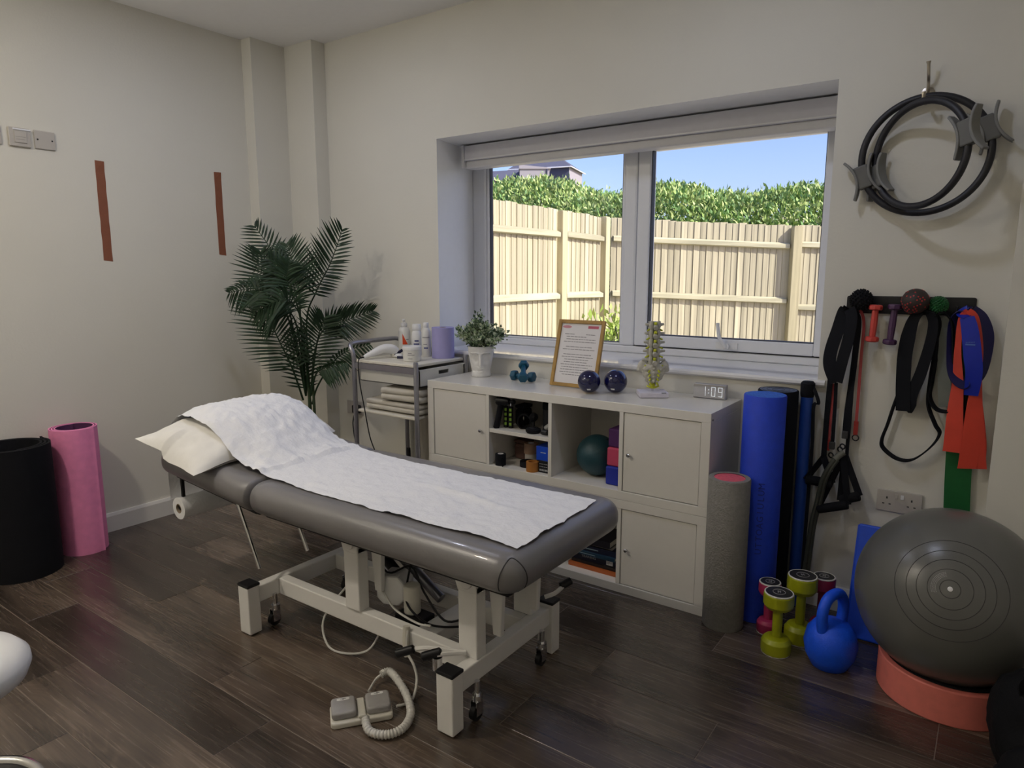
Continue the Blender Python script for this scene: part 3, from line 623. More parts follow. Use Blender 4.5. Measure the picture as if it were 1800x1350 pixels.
# ---------------------------------------------------------------- pillow
def pillow_shape():
    b = MB(); hx, hy, th = 0.215, 0.395, 0.078; nu, nv = 34, 54
    def fn(sg):
        def g(u, v):
            a, c = 2 * u - 1, 2 * v - 1
            ex = 1 - 0.085 * (1 - abs(c) ** 3) * 0 - 0.05 * math.cos(c * PI / 2); ey = 1 - 0.055 * math.cos(a * PI / 2)
            x = a * hx * ex; y = c * hy * ey
            f = max(0, (1 - abs(a) ** 3.2)) ** 0.62 * max(0, (1 - abs(c) ** 3.6)) ** 0.6
            n = noise.noise(Vector((x * 9, y * 9, 3 + sg))) * 0.016 + abs(noise.noise(Vector((x * 15, y * 22, 7 + sg)))) * 0.009
            z = sg * th * f * (1.0 if sg > 0 else 0.55) + n * min(1, 0.3 + f) * (1 if sg > 0 else .4)
            if c < -0.6: z -= 0.045 * (-c - 0.6) / 0.4 * (0.35 + 0.65 * (a > -0.2) * 1.0) * (1 - 0.5 * abs(a))
            if c > 0: y *= 0.80; z += (0.030 if sg > 0 else -0.012) * max(0, c - 0.3) * (1 - abs(a) ** 3) ; x *= 1 - 0.22 * max(0, c - 0.55) / 0.45
            return (x, y, z)
        return g
    b.grid(fn(1), nu, nv); o = len(b.v); b.grid(fn(-1), nu, nv); b.f = b.f[:nu * nv] + [f[::-1] for f in b.f[nu * nv:]]; return b
Mp = Matrix.Translation((-1.735, -0.835, 0.686)) @ Matrix.Rotation(math.radians(0), 4, 'Z') @ Matrix.Rotation(math.radians(9), 4, 'Y')
pw = pillow_shape().build('pillow', LINEN, smooth=3.2); pw.matrix_world = Mp
tag(pw, 'plump white pillow under paper at the raised head of the couch', 'pillow')
# ---------------------------------------------------------------- paper couch roll
prp = spline([(-0.168, 0.6185), (-0.5, 0.6185), (-0.9, 0.6185), (-1.22, 0.6195), (-1.36, 0.632), (-1.47, 0.676), (-1.56, 0.736), (-1.65, 0.790), (-1.75, 0.818), (-1.85, 0.820), (-1.93, 0.788), (-1.985, 0.716), (-2.004, 0.60), (-2.006, 0.48), (-2.006, 0.372)], 150)
cum = [0.0]
for i in range(1, len(prp)): cum.append(cum[-1] + (prp[i] - prp[i - 1]).length)
def paper_pt(u, v):
    s_ = u * cum[-1]; i = max(1, next((k for k, c in enumerate(cum) if c >= s_), len(cum) - 1)); t = (s_ - cum[i - 1]) / max(1e-6, cum[i] - cum[i - 1])
    p = prp[i - 1].lerp(prp[i], t); flat = max(0, min(1, (p.x + 1.45) / 0.3)); x = p.x; y = -1.075 + 0.485 * v
    y += 0.010 * noise.noise(Vector((s_ * 5, v * 0.7, 0))) + (0.006 * math.sin(s_ * 7) if flat else 0)
    y += -0.02 * max(0, min(1, (-p.x - 1.4) / 0.4)) * (1 - 2 * v) * 0
    if u < 0.02: x += 0.010 * noise.noise(Vector((v * 9, 2.2, 0))) + (0.02 - 0.04 * v) * 0.3
    z = p.y; hang = p.x < -1.99
    n = 0.0
    if not hang:
        q = Vector((x * 5.5, y * 8, 1.7)); n = 0.008 * max(0, noise.noise(q)) + 0.0065 * abs(noise.noise(q * 2.9)) + 0.0042 * abs(noise.noise(q * 6.3))
        d_ = (v - 0.5) * 0.485 - 0.02 + (x + 0.55) * 0.10                # long crease from the last fold
        if -0.85 < x < -0.3: n += 0.013 * math.exp(-(d_ / 0.014) ** 2) * math.sin((x + 0.85) / 0.55 * PI)
        if x < -1.35: n = n * 2.2 + 0.012 * abs(noise.noise(Vector((x * 7, y * 6, 9))))
        # sag between pillow and couch, droop at the free edges over the pillow
        sag = max(0, min(1, (-1.35 - x) / 0.15)); n += -0.034 * sag * (abs(2 * v - 1) ** 3)
    return (x + (0.0 if not hang else 0.003 * math.sin(v * 9 + u * 30)), y, z + n)
pr = thing('couch_roll', 'white paper couch roll spread over pillow and mattress, hanging down at the head', 'paper', (-1.0, -0.83, 0.3))
def KP(b): b.v = [(x + 1.0, y + 0.83, z - 0.3) for x, y, z in b.v]; return b
b = MB(); b.grid(paper_pt, 230, 44); KP(b).build('paper_sheet', PAPER, pr, smooth=2.5)
b = MB(); b.lathe([(0.021, -0.24), (0.048, -0.24), (0.048, 0.24), (0.021, 0.24), (0.021, -0.24)], 36, Matrix.Translation((-1.956, -0.83, 0.368)) @ Matrix.Rotation(PI / 2, 4, 'X'), cap=False)
KP(b).build('roll', PAPER, pr, smooth=0.7)
b = MB(); b.lathe([(0.018, -0.241), (0.0208, -0.241), (0.0208, 0.241), (0.018, 0.241), (0.018, -0.241)], 24, Matrix.Translation((-1.956, -0.83, 0.368)) @ Matrix.Rotation(PI / 2, 4, 'X'), cap=False)
KP(b).build('cardboard_core', mat('cardboard', (0.30, 0.24, 0.17), 0.8), pr, smooth=0.7)

# ---------------------------------------------------------------- foot pedal
fp = thing('foot_pedal', 'double grey foot pedal with coiled white cord on the floor by the couch', 'pedal', (-0.655, -1.228, 0), math.radians(52))
b = MB(); b.slab(-0.095, 0.095, -0.052, 0.052, 0.0, 0.020, 0.014, 0.006, 4); fb_ = b.build('base', CREAMP, fp, smooth=0.8)
b = MB(); b.box(-0.012, 0.012, -0.046, 0.05, 0.020, 0.030); b.build('centre_ridge', CREAMP, fp, smooth=0, bevel=0.004)
for k, sx_ in enumerate((-0.053, 0.053)):
    b = MB(); b.slab(-0.038, 0.038, -0.038, 0.050, 0.020, 0.044, 0.012, 0.008, 4); pd_ = b.build('pedal', GREYP, fp, smooth=0.8, loc=(sx_, 0, 0))
    b = MB(); b.slab(-0.020, 0.020, 0.028, 0.040, 0.0436, 0.0447, 0.006, 0.0005, 4); b.build('badge', WPLAST, pd_, smooth=0)
    b = MB(); b.box(-0.009, 0.009, 0.0335, 0.0350, 0.0447, 0.0452)
    if k == 1: b.box(-0.0012, 0.0012, 0.030, 0.0385, 0.0447, 0.0452)
    else: b.prism([(-0.004, 0.0335), (0.004, 0.0335), (0, 0.030)], 0.0447, 0.0452, 'xy')
    b.build('arrow_mark', BLK, pd_, smooth=0)
fpM = Matrix.Translation((-0.655, -1.228, 0)) @ Matrix.Rotation(math.radians(52), 4, 'Z'); fpI = fpM.inverted()
def KF(b): b.v = [tuple(fpI @ Vector(v)) for v in b.v]; return b
P_ = lambda x, y, z=0.0: tuple(at(x, y, 'z', z))
cp = spline([P_(642, 1262, .03), P_(650, 1285, .018), P_(680, 1291, .016), P_(708, 1280, .016), P_(722, 1255, .016), P_(716, 1225, .03), P_(700, 1196, .04), P_(684, 1180, .035), P_(670, 1186, .03)], 150)
KF(MB().tube(cp, 0.0125, 10, rfun=lambda u: 1 + 0.13 * math.sin(u * 2 * PI * 46))).build('coiled_cord', CABLEW, fp, smooth=1)
KF(MB().tube(spline([P_(670, 1186, .03), P_(660, 1195, .02), P_(648, 1215, .02)], 12), 0.0045, 6)).build('cord_tail', CABLEW, fp)
top_ = (-0.655, -1.012, 0.19)
KF(MB().tube(spline([top_, (-0.645, -1.03, 0.13), P_(728, 1170, .09), P_(733, 1195, .05), P_(727, 1225, .012), P_(716, 1236, .006), P_(697, 1241, .012)], 40), 0.0045, 7)).build('cord_lead', CABLEW, fp)
KF(MB().tube([(-0.665, -1.008, 0.20), (-0.662, -1.016, 0.15), (-0.655, -1.022, 0.10)], 0.012, 10, rfun=lambda u: 1.0 if u < 0.7 else 0.7)).build('cord_plug', CREAMP, fp)

# ================================================================ CABINETS
def cabinet(name, label, z0, doors, shelf=None):
    t = thing(name, label, 'cabinet', (0, 0, z0), group='white cube shelving units'); D = 0.376; Wd = 1.47; Ht = 0.419; T = 0.038
    MB().box(-Wd, 0, 0, D, Ht - T, Ht).build('top_panel', CABW, t, smooth=0, bevel=0.0015)
    MB().box(-Wd, 0, 0, D, 0, T).build('bottom_panel', CABW, t, smooth=0, bevel=0.0015)
    for x in (-Wd, -T): MB().box(x, x + T, 0.0, D, T, Ht - T).build('side_panel', CABW, t, smooth=0, bevel=0.0015)
    cells = [(-1.432 + k * 0.3531, -1.432 + k * 0.3531 + 0.335) for k in range(4)]
    for k in range(3):
        x = cells[k][1]; MB().box(x, x + 0.018, 0.001, D, T, Ht - T).build('divider', CABW, t, smooth=0, bevel=0.001)
    for k, side in doors:
        x0, x1 = cells[k]; b = MB(); g = 0.003; b.box(x0 + g, x1 - g, 0.005, 0.021, T + g, Ht - T - g)
        d = b.build('door', CABW, t, smooth=0, bevel=0.0015)
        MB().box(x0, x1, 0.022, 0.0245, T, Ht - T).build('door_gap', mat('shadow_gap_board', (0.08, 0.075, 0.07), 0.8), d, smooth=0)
        kx = x0 + 0.030 if side == 'L' else x1 - 0.030
        b = MB(); b.cyl((kx, 0.005, Ht / 2 - 0.008), (kx, -0.006, Ht / 2 - 0.008), 0.0035, seg=12); b.lathe([(0.0035, 0), (0.008, 0.003), (0.0085, 0.008), (0.006, 0.011), (0.0001, 0.012)], 16, Matrix.Translation((kx, -0.004, Ht / 2 - 0.008)) @ Matrix.Rotation(PI / 2, 4, 'X')); b.build('knob', CHROME, d)
    if shelf is not None:
        x0, x1 = cells[shelf]; MB().box(x0, x1, 0.004, D, Ht / 2 - 0.009, Ht / 2 + 0.009).build('shelf', CABW, t, smooth=0, bevel=0.001)
    MB().box(-Wd + 0.01, -0.01, D - 0.006, D - 0.003, 0.01, Ht - 0.01).build('back_panel', CABW, t, smooth=0)
    return t, cells
up_, cells = cabinet('storage_cabinet', 'upper white cube cabinet with two doors and two open cubes under the window', 0.42, [(0, 'R'), (3, 'L')], 1)
lo_, _ = cabinet('storage_cabinet', 'lower white cube cabinet on the floor holding the pile of books', 0.0, [(0, 'R'), (3, 'L')])
MB().lathe([(0.004, 0.0), (0.004, 0.0012), (0.0001, 0.0012)], 12, Matrix.Translation((0, 0.02, 0.39)) @ Matrix.Rotation(PI / 2, 4, 'Y')).build('screw_cap', BLK, up_)
# ================================================================ ON THE CABINET
ZT_ = 0.8405
def face_planter():
    t = thing('potted_plant', 'white face planter with a bushy pale green plant on the cabinet', 'plant', (-1.33, 0.265, ZT_), math.radians(36))
    CER = mat('white_ceramic', (0.74, 0.73, 0.71), 0.55, bump=0.05, bscale=120)
    prof = [(0.0, 0.050), (0.008, 0.0515), (0.030, 0.048), (0.055, 0.053), (0.09, 0.061), (0.125, 0.066), (0.158, 0.068)]
    def R_(z):
        for (z0, r0), (z1, r1) in zip(prof, prof[1:]):
            if z <= z1: return r0 + (r1 - r0) * (z - z0) / (z1 - z0)
        return prof[-1][1]
    G = lambda d, s_: math.exp(-(d / s_) ** 2)
    def fn(u, v):
        a = -PI / 2 + 2 * PI * (u - 0.5); z = 0.158 * v; r = R_(z); x = r * (a + PI / 2)      # arc length across the face
        d = 0.0
        if abs(a + PI / 2) < 1.3:
            d += 0.017 * G(x, 0.0075) * (1 if 0.060 < z < 0.118 else G(min(abs(z - 0.060), abs(z - 0.118)), 0.006)) * (1.25 - (z - 0.06) / 0.09)
            for s_ in (-1, 1):
                ex = (x - s_ * 0.030) / 0.021; ez = (z - 0.096) / 0.024; d -= 0.009 * math.exp(-(ex * ex + ez * ez) ** 2)
                brow = 0.122 + 0.004 * (1 - ((x * s_ - 0.03) / 0.03) ** 2); 
                if 0.006 < x * s_ < 0.058: d += 0.006 * G(z - brow, 0.0028)
            d += 0.009 * (G((z - 0.050), 0.0035) * G(x, 0.013) + G((z - 0.042), 0.004) * G(x, 0.012)) - 0.002 * G(z - 0.046, 0.0016) * G(x, 0.015)
            d += 0.004 * G(z - 0.026, 0.008) * G(x, 0.018)
            if 0.128 < z < 0.15: d += 0.0018 * (0.5 + 0.5 * math.sin(x * 620)) * (0.5 + 0.5 * math.sin(z * 620))
        r += d; return (r * math.cos(a), r * math.sin(a), z)
    b = MB(); b.grid(fn, 120, 80); b.lathe([(0.068, 0.158), (0.063, 0.158), (0.058, 0.140)], 60, cap=False); b.lathe([(0.0001, 0.0005), (0.05, 0.0005)], 24, cap=False)
    b.build('pot', CER, t, smooth=1.5)
    def surf(x, z, o=0.0012):
        r = R_(z) + o; a = -PI / 2 + x / R_(z); return (r * math.cos(a), r * math.sin(a), z)
    for s_ in (-1, 1):
        MB().tube(spline([surf(s_ * 0.0085, 0.062, .006), surf(s_ * 0.0080, 0.085, .005), surf(s_ * 0.0095, 0.106, .003), surf(s_ * 0.017, 0.118), surf(s_ * 0.034, 0.122), surf(s_ * 0.054, 0.117)], 30), 0.0028, 8, rfun=lambda u: 1 - 0.3 * u).build('brow', CER, t, smooth=2)
    b = MB()
    for z, w_ in ((0.0535, 0.012), (0.044, 0.011)): b.tube(spline([surf(-w_, 0.048), surf(-w_ * .5, z, .003), surf(0, z - 0.001, .004), surf(w_ * .5, z, .003), surf(w_, 0.048)], 20), 0.0026, 8)
    b.build('lips', CER, t, smooth=2)
    MB().tube(spline([surf(-0.017, 0.040), surf(-0.010, 0.028), surf(0, 0.024, .002), surf(0.010, 0.028), surf(0.017, 0.040)], 20), 0.002, 8).build('chin', CER, t, smooth=2)
    MB().lathe([(0.0001, 0.146), (0.060, 0.146)], 24, cap=False).build('soil', SOIL, t)
    st = MB(); tips = []; g = random.Random(3)
    for k in range(26):
        a = g.uniform(0, 2 * PI); r = g.uniform(0, 1) ** 0.6; h = 0.175 * (1 - 0.62 * r) * g.uniform(0.75, 1.05); R2 = 0.125 * r
        q = spline([(0.02 * math.cos(a), 0.02 * math.sin(a), 0.145), (0.55 * R2 * math.cos(a), 0.55 * R2 * math.sin(a), 0.15 + h * .6), (R2 * math.cos(a), R2 * math.sin(a), 0.15 + h)], 8)
        st.tube(q, 0.0009, 4); tips.append(q)
    st.build('stems', STEMP, t)
    def lf(gg, n):
        P = []; N = []
        for _ in range(n):
            q = tips[gg.integers(0, len(tips))]; p = q[gg.integers(2, len(q))]; d = gg.normal(0, 0.011, 3); P.append((p.x + d[0], p.y + d[1], max(p.z + d[2], 0.152))); N.append((p.x * 6 + d[0] * 40, p.y * 6 + d[1] * 40, 0.5 + d[2] * 30))
        return np.array(P), np.array(N)
    o = leaves('foliage', 2600, lf, 0.018, [mat('sage_leaf', (0.30, 0.40, 0.22), 0.6, var=0.25, scale=60), mat('sage_leaf_pale', (0.62, 0.68, 0.50), 0.6, var=0.2, scale=60), mat('sage_leaf_dark', (0.07, 0.12, 0.06), 0.6, var=0.2)], t, 5, up=0.2, width=0.7)
    o['kind'] = 'stuff'
face_planter()
def dumbbell_hex(name, label, group, m, L=0.13, rh=0.027, hl=0.030, rg=0.0115, rot=None, loc=(0, 0, 0), seg=6, a0=PI / 6, parent=None):
    """lying dumbbell along local x"""
    t = thing(name, label, 'dumbbell', loc, group=group, rot=rot)
    Rx = Matrix.Rotation(PI / 2, 4, 'Y')
    for s_ in (-1, 1):
        M = Matrix.Translation((s_ * (L / 2 - hl / 2), 0, 0)) @ Rx @ Matrix.Rotation(a0, 4, 'Z')
        b = MB(); b.lathe([(rh * 0.86, -hl / 2), (rh, -hl / 2 + 0.005), (rh, hl / 2 - 0.005), (rh * 0.86, hl / 2)], seg, M); b.build('head', m, t, smooth=0.3, bevel=0.002)
    b = MB(); b.lathe([(rg, -L / 2 + hl), (rg * 1.12, 0), (rg, L / 2 - hl)], 16, Rx); b.build('handle', m, t)
    return t
dumbbell_hex('dumbbell', 'teal dumbbell lying level on the cabinet under another teal dumbbell', 'teal dumbbells on the cabinet', TEAL, L=0.135, loc=(-1.052, 0.250, ZT_ + 0.0235))
dumbbell_hex('dumbbell', 'teal dumbbell propped end-on across the other teal dumbbell', 'teal dumbbells on the cabinet', TEAL, L=0.14, loc=(-1.035, 0.228, ZT_ + 0.052), rot=(0, math.radians(-24), math.radians(122)))

# framed letter
fr = thing('picture_frame', 'gold-brown framed printed letter leaning against the window sill', 'frame', (-0.742, 0.218, ZT_), rot=(math.radians(-15.5), 0, 0))
OAK = mat('light_oak', S(165, 128, 62), 0.5, var=0.18, scale=20); fw, fh, ft = 0.250, 0.322, 0.014
b = MB(); ed = 0.017
b.box(-fw / 2, -fw / 2 + ed, -ft, 0, 0, fh); b.box(fw / 2 - ed, fw / 2, -ft, 0, 0, fh); b.box(-fw / 2 + ed, fw / 2 - ed, -ft, 0, 0, ed); b.box(-fw / 2 + ed, fw / 2 - ed, -ft, 0, fh - ed, fh)
b.build('moulding', OAK, fr, smooth=0, bevel=0.0015)
MB().box(-fw / 2 + ed, fw / 2 - ed, -0.006, -0.002, ed, fh - ed).build('sheet', mat('letter_paper', (0.74, 0.72, 0.73), 0.5, var=0.01), fr, smooth=0)
INK = mat('printed_grey', (0.26, 0.25, 0.26), 0.7); INKP = mat('printed_pink', S(190, 90, 110), 0.6)
b = MB(); yy = -0.0063; g = random.Random(2)
for i in range(17):
    z = 0.252 - i * 0.0122
    if i in (4, 7): continue
    spans = [(-0.085, -0.03), (0.03, 0.08)] if i == 0 else [(-0.088 + g.uniform(0, .02), g.uniform(0.01, 0.085))] if i % 3 else [(-0.085, 0.086)]
    for x0, x1 in spans:
        x = x0
        while x < x1:
            wl = g.uniform(0.008, 0.026); b.box(x, min(x + wl, x1), yy, yy + 0.0003, z, z + 0.0032); x += wl + 0.0025
b.build('printed_lines', INK, fr, smooth=0)
b = MB(); b.box(0.036, 0.092, yy, yy + 0.0003, 0.283, 0.296); b.build('letterhead_bar', INKP, fr, smooth=0)
b = MB(); b.lathe([(0.0001, 0), (0.5, 0)], 18, Matrix.Translation((-0.078, yy, 0.288)) @ Matrix.Diagonal((0.05, 1, 0.014, 1)) @ Matrix.Rotation(PI / 2, 4, 'X'), cap=False); b.build('letterhead_logo', mat('printed_pale_pink', S(205, 140, 150), 0.6), fr, smooth=0)
b = MB(); b.prism([(-0.03, 0.02), (0.03, 0.02), (0.03, 0.20), (-0.03, 0.20)], 0.001, 0.004, 'xz'); b.build('backboard_strut', OAK, fr, smooth=0)
# toning balls
def ball_nav(label, c, r, rz):
    t = thing('toning_ball', label, 'ball', c, rz, 'navy weighted balls on the cabinet')
    MB().sphere((0, 0, 0), r, 40, 24).build('shell', NAVY, t, smooth=3)
    b = MB()
    def fn(u, v):
        az = -PI / 2 + (u - 0.5) * 0.40; el = -0.62 + (v - 0.5) * 0.17; q = r + 0.0005
        return (q * math.cos(el) * math.cos(az), q * math.cos(el) * math.sin(az), q * math.sin(el))
    b.grid(fn, 8, 3); b.build('label_patch', WPLAST, t, smooth=3)
ball_nav('glossy navy weighted ball in front of the framed letter', (-0.612, 0.135, ZT_ + 0.0515), 0.0515, math.radians(28))
ball_nav('glossy navy weighted ball beside the frame, right one of the pair', (-0.515, 0.205, ZT_ + 0.0525), 0.0525, math.radians(10))

# spine model
sp = thing('spine_model', 'lumbar spine and sacrum model with yellow nerves on a white block', 'model', (-0.345, 0.225, ZT_), math.radians(34))
BONE = mat('bone_plastic', (0.52, 0.50, 0.43), 0.5, var=0.08, scale=90); NERV = mat('nerve_yellow', (0.55, 0.58, 0.03), 0.45); DISC = mat('disc_plastic', (0.50, 0.50, 0.40), 0.5)
b = MB(); b.box(-0.062, 0.062, -0.055, 0.055, 0, 0.022); b.build('base', mat('lilac_white_plastic', (0.70, 0.67, 0.76), 0.35), sp, smooth=0, bevel=0.003)
b = MB(); b.cyl((0, 0, 0.022), (0, 0, 0.10), 0.005); b.build('rod', CHROME, sp)
b = MB(); b.box(0.030, 0.050, -0.055, -0.051, 0.019, 0.0235); b.build('base_plate', GREYST, sp, smooth=0)
for k in range(5):
    z = 0.158 + k * 0.0385; sc_ = 1 - 0.05 * k
    b = MB(); b.lathe([(0.025 * sc_, -0.0125), (0.022 * sc_, -0.004), (0.022 * sc_, 0.006), (0.0255 * sc_, 0.0135)], 20, Matrix.Translation((0, 0.012, z)) @ Matrix.Diagonal((1.25, 0.95, 1, 1)))
    for s_ in (-1, 1):
        b.tube(spline([(s_ * 0.012, 0, z), (s_ * 0.028, -0.005, z + 0.002), (s_ * 0.050 * sc_, -0.007, z + 0.004)], 8), 0.0078, 7, rfun=lambda u: 1.1 - 0.5 * u)
        b.tube([(s_ * 0.012, -0.010, z - 0.017), (s_ * 0.017, -0.018, z), (s_ * 0.014, -0.014, z + 0.016)], 0.0095, 7)
    b.tube([(0, -0.008, z), (0, -0.024, z - 0.004), (0, -0.040, z - 0.012)], 0.0085, 7, rfun=lambda u: 0.8 + 0.5 * u)
    v = b.build('vertebra', BONE, sp, smooth=1.2)
    b = MB()
    for s_ in (-1, 1): b.tube(spline([(s_ * 0.006, 0, z - 0.010), (s_ * 0.018, -0.004, z - 0.017), (s_ * 0.040 * sc_, -0.014, z - 0.024)], 8), 0.0042, 6)
    b.sphere((0, -0.030, z + 0.008), 0.0075, 10, 7); b.build('nerve', NERV, v, smooth=2)
    MB().lathe([(0.0245 * sc_, -0.0065), (0.026 * sc_, 0), (0.0245 * sc_, 0.0065)], 20, Matrix.Translation((0, 0.012, z - 0.0195)) @ Matrix.Diagonal((1.2, 0.9, 1, 1))).build('disc', DISC, v)
def sac(u, v):
    a = 2 * PI * u; z = 0.050 + 0.094 * v; wd = 0.016 + 0.050 * v ** 0.9 - 0.012 * max(0, v - .8) / .2; th = 0.010 + 0.016 * v
    n = 0.008 * noise.noise(Vector((math.cos(a) * 3, math.sin(a) * 3, z * 60)))
    return ((wd + n * 2) * math.cos(a), (th + n) * math.sin(a) - 0.012 * math.sin(v * PI) + 0.006, z)
b = MB(); b.grid(sac, 32, 14); b.add([(0, 0, 0.05)], []); 
for s_ in (-1, 1):
    b.sphere((s_ * 0.048, 0, 0.130), 0.021, 14, 9, (1.0, 0.7, 1.35)); b.sphere((s_ * 0.058, 0.004, 0.118), 0.014, 12, 8)
    for k in range(4): b.sphere((s_ * (0.030 - k * 0.005), -0.018, 0.12 - k * 0.018), 0.0075, 9, 6)
for k in range(4): b.sphere((0, -0.024, 0.124 - k * 0.018), 0.0075, 9, 6)
sa = b.build('sacrum', BONE, sp, smooth=1.6)
b = MB()
for s_ in (-1, 1):
    for k in range(4): b.tube([(s_ * (0.018 - k * 0.002), -0.022, 0.116 - k * 0.018), (s_ * (0.024 - k * 0.002), -0.030, 0.108 - k * 0.018)], 0.004, 6)
b.tube(spline([(-0.026, -0.004, 0.045), (0, -0.012, 0.038), (0.026, -0.004, 0.045)], 10), 0.0045, 6); b.sphere((0, -0.006, 0.048), 0.011, 10, 7)
b.build('sacral_nerves', NERV, sa, smooth=2)
# mirror clock
ck = thing('digital_clock', 'small mirror-faced digital clock at the right end of the cabinet top', 'clock', (-0.118, 0.318, ZT_), math.radians(2))
b = MB(); b.box(-0.071, 0.071, -0.014, 0.014, 0, 0.062); b.build('case', mat('clock_case', (0.42, 0.42, 0.46), 0.3, 0.3), ck, smooth=0, bevel=0.003)
MB().box(-0.069, 0.066, -0.0155, -0.014, 0.003, 0.059).build('mirror_face', mat('clock_mirror', (0.62, 0.62, 0.66), 0.10, 1.0), ck, smooth=0)
LED = mat('clock_digits', (0.80, 0.84, 0.86), 0.4, emit=((0.85, 0.9, 0.95), 0.35))
SEG = {'0': 'abcdef', '9': 'abcdfg', '7': 'abc', '1': 'bc'}
def digit(ch, x0):
    b = MB(); w_, h_, t_ = 0.019, 0.042, 0.0036; z0 = 0.010
    R = {'a': (0, w_, h_ - t_, h_), 'd': (0, w_, 0, t_), 'g': (0, w_, h_ / 2 - t_ / 2, h_ / 2 + t_ / 2), 'f': (0, t_, h_ / 2, h_), 'e': (0, t_, 0, h_ / 2), 'b': (w_ - t_, w_, h_ / 2, h_), 'c': (w_ - t_, w_, 0, h_ / 2)}
    for s_ in SEG[ch]:
        xa, xb, za, zb = R[s_]; e_ = 0.0006; b.box(x0 + xa + e_, x0 + xb - e_, -0.0163, -0.0155, z0 + za + e_, z0 + zb - e_)
    b.build('digit', LED, ck, smooth=0)
digit('1', -0.034); digit('0', 0.008); digit('9', 0.038)
b = MB(); [b.box(-0.005, -0.0005, -0.0163, -0.0155, z, z + 0.0045) for z in (0.022, 0.036)]; b.build('colon', LED, ck, smooth=0)

# ================================================================ INSIDE THE CUBES
zu, zl, zb_ = 0.6390, 0.4585, 0.0385
gm = thing('massage_gun', 'black massage gun standing on its handle at the left of the upper shelf', 'massager', (-1.036, 0.032, zu), math.radians(6))
b = MB(); b.tube([(-0.022, 0, 0.0), (-0.018, 0, 0.01), (-0.004, 0, 0.07), (0.004, 0, 0.115)], 0.0145, 14); b.build('handle', BLKF, gm)
b = MB(); b.tube([(-0.020, 0, 0.134), (-0.014, 0, 0.134), (0.035, 0, 0.135), (0.052, 0, 0.135)], 0.020, 16, rfun=lambda u: 0.7 if u in (0, 1) else 1); b.build('motor_head', BLK, gm)
b = MB(); b.cyl((0.05, 0, 0.135), (0.066, 0, 0.135), 0.006); b.sphere((0.072, 0, 0.135), 0.013, 14, 9); b.build('massage_tip', BLKF, gm)
GRN = mat('grip_green', (0.20, 0.36, 0.03), 0.5)
for k, (x, lb) in enumerate(((-1.026, 'left of the pair of black and green grip handles on the upper shelf'), (-0.998, 'right of the pair of black and green grip handles on the upper shelf'))):
    t = thing('hand_gripper', lb, 'gripper', (x, 0.068, zu), math.radians(25), 'green-studded hand grippers')
    MB().cyl((0, 0, 0), (0, 0, 0.105), 0.0125, seg=14).build('handle', BLK, t, bevel=0.003)
    for j in range(4): MB().box(-0.006, 0.006, -0.0145, -0.0115, 0.014 + j * 0.023, 0.028 + j * 0.023).build('grip_stud', GRN, t, smooth=0, bevel=0.002)
    MB().tube(spline([(0, 0, 0.10), (0.001, 0, 0.122), (0.006, 0, 0.132), (0.013, 0, 0.134)], 12), 0.0022, 6).build('wire_spring', CHROME, t)
def boxthing(name, label, cat, c, size, m, rz=0.0, group=None, bevel=0.003, lid=None):
    t = thing(name, label, cat, c, rz, group); sx_, sy_, sz_ = size
    b = MB(); b.box(-sx_ / 2, sx_ / 2, -sy_ / 2, sy_ / 2, 0, sz_ * (0.82 if lid else 1)); b.build('body', m, t, smooth=0, bevel=bevel)
    if lid: MB().box(-sx_ / 2 - .001, sx_ / 2 + .001, -sy_ / 2 - .001, sy_ / 2 + .001, sz_ * 0.82, sz_).build('lid', lid, t, smooth=0, bevel=bevel)
    return t
boxthing('pouch', 'soft black pouch behind the green-studded grippers', 'pouch', (-0.985, 0.16, zu), (0.055, 0.08, 0.105), BLKF, bevel=0.015, lid=BLKW)
t = thing('ankle_strap', 'black padded ankle strap looped upright mid upper shelf', 'strap', (-0.945, 0.105, zu + 0.034), math.radians(30))
MB().tube([(0.030 * math.cos(a), 0.012 * math.sin(a) * 0.4, 0.034 * math.sin(a)) for a in np.linspace(0, 2 * PI, 28)[:-1]], 0.01, closed=True, flat=(0.045, 0.007, (0, 1, 0))).build('padded_loop', BLKF, t)
MB().torus((0.0, -0.026, 0.02), 0.009, 0.002, (1, 0, 0), 18, 6).build('d_ring', NICKEL, t)
t = thing('hand_trainer', 'small black ball on a stand, middle of the upper shelf', 'trainer', (-0.885, 0.095, zu))
MB().sphere((0, 0, 0.062), 0.022, 8, 6).build('knob', BLKF, t, smooth=0.2); MB().cyl((0, 0, 0.008), (0, 0, 0.045), 0.007).build('stem', BLK, t); MB().lathe([(0.026, 0), (0.026, 0.006), (0.012, 0.012)], 20).build('base', BLK, t)
t = thing('shaker_bottle', 'black shaker bottle at the right of the upper shelf', 'bottle', (-0.815, 0.125, zu))
MB().lathe([(0.026, 0), (0.030, 0.004), (0.032, 0.105)], 24).build('body', BLK, t, bevel=0.002); MB().lathe([(0.033, 0.105), (0.033, 0.132), (0.028, 0.136)], 24).build('cap', BLKF, t)
t = thing('balance_disc', 'flat round black disc lying in front of the black bottle', 'disc', (-0.855, 0.048, zu))
MB().lathe([(0.030, 0), (0.036, 0.008), (0.036, 0.018), (0.024, 0.024), (0.0001, 0.026)], 28).build('disc', BLKF, t); MB().torus((0, 0, 0.024), 0.016, 0.002, seg=24, ts=6).build('rim', BLK, t)
t = thing('roll_on_bottle', 'small pale and black bottle lying at the right front of the upper shelf', 'bottle', (-0.785, 0.040, zu + 0.0125))
MB().cyl((-0.018, 0, 0), (0.016, 0, 0), 0.0125).build('body', BLK, t, bevel=0.003); MB().cyl((-0.010, 0.020, 0.012), (0.014, 0.022, 0.03), 0.0125).build('cap', mat('pale_grey_plastic', (0.35, 0.35, 0.34), 0.5), t, bevel=0.003)
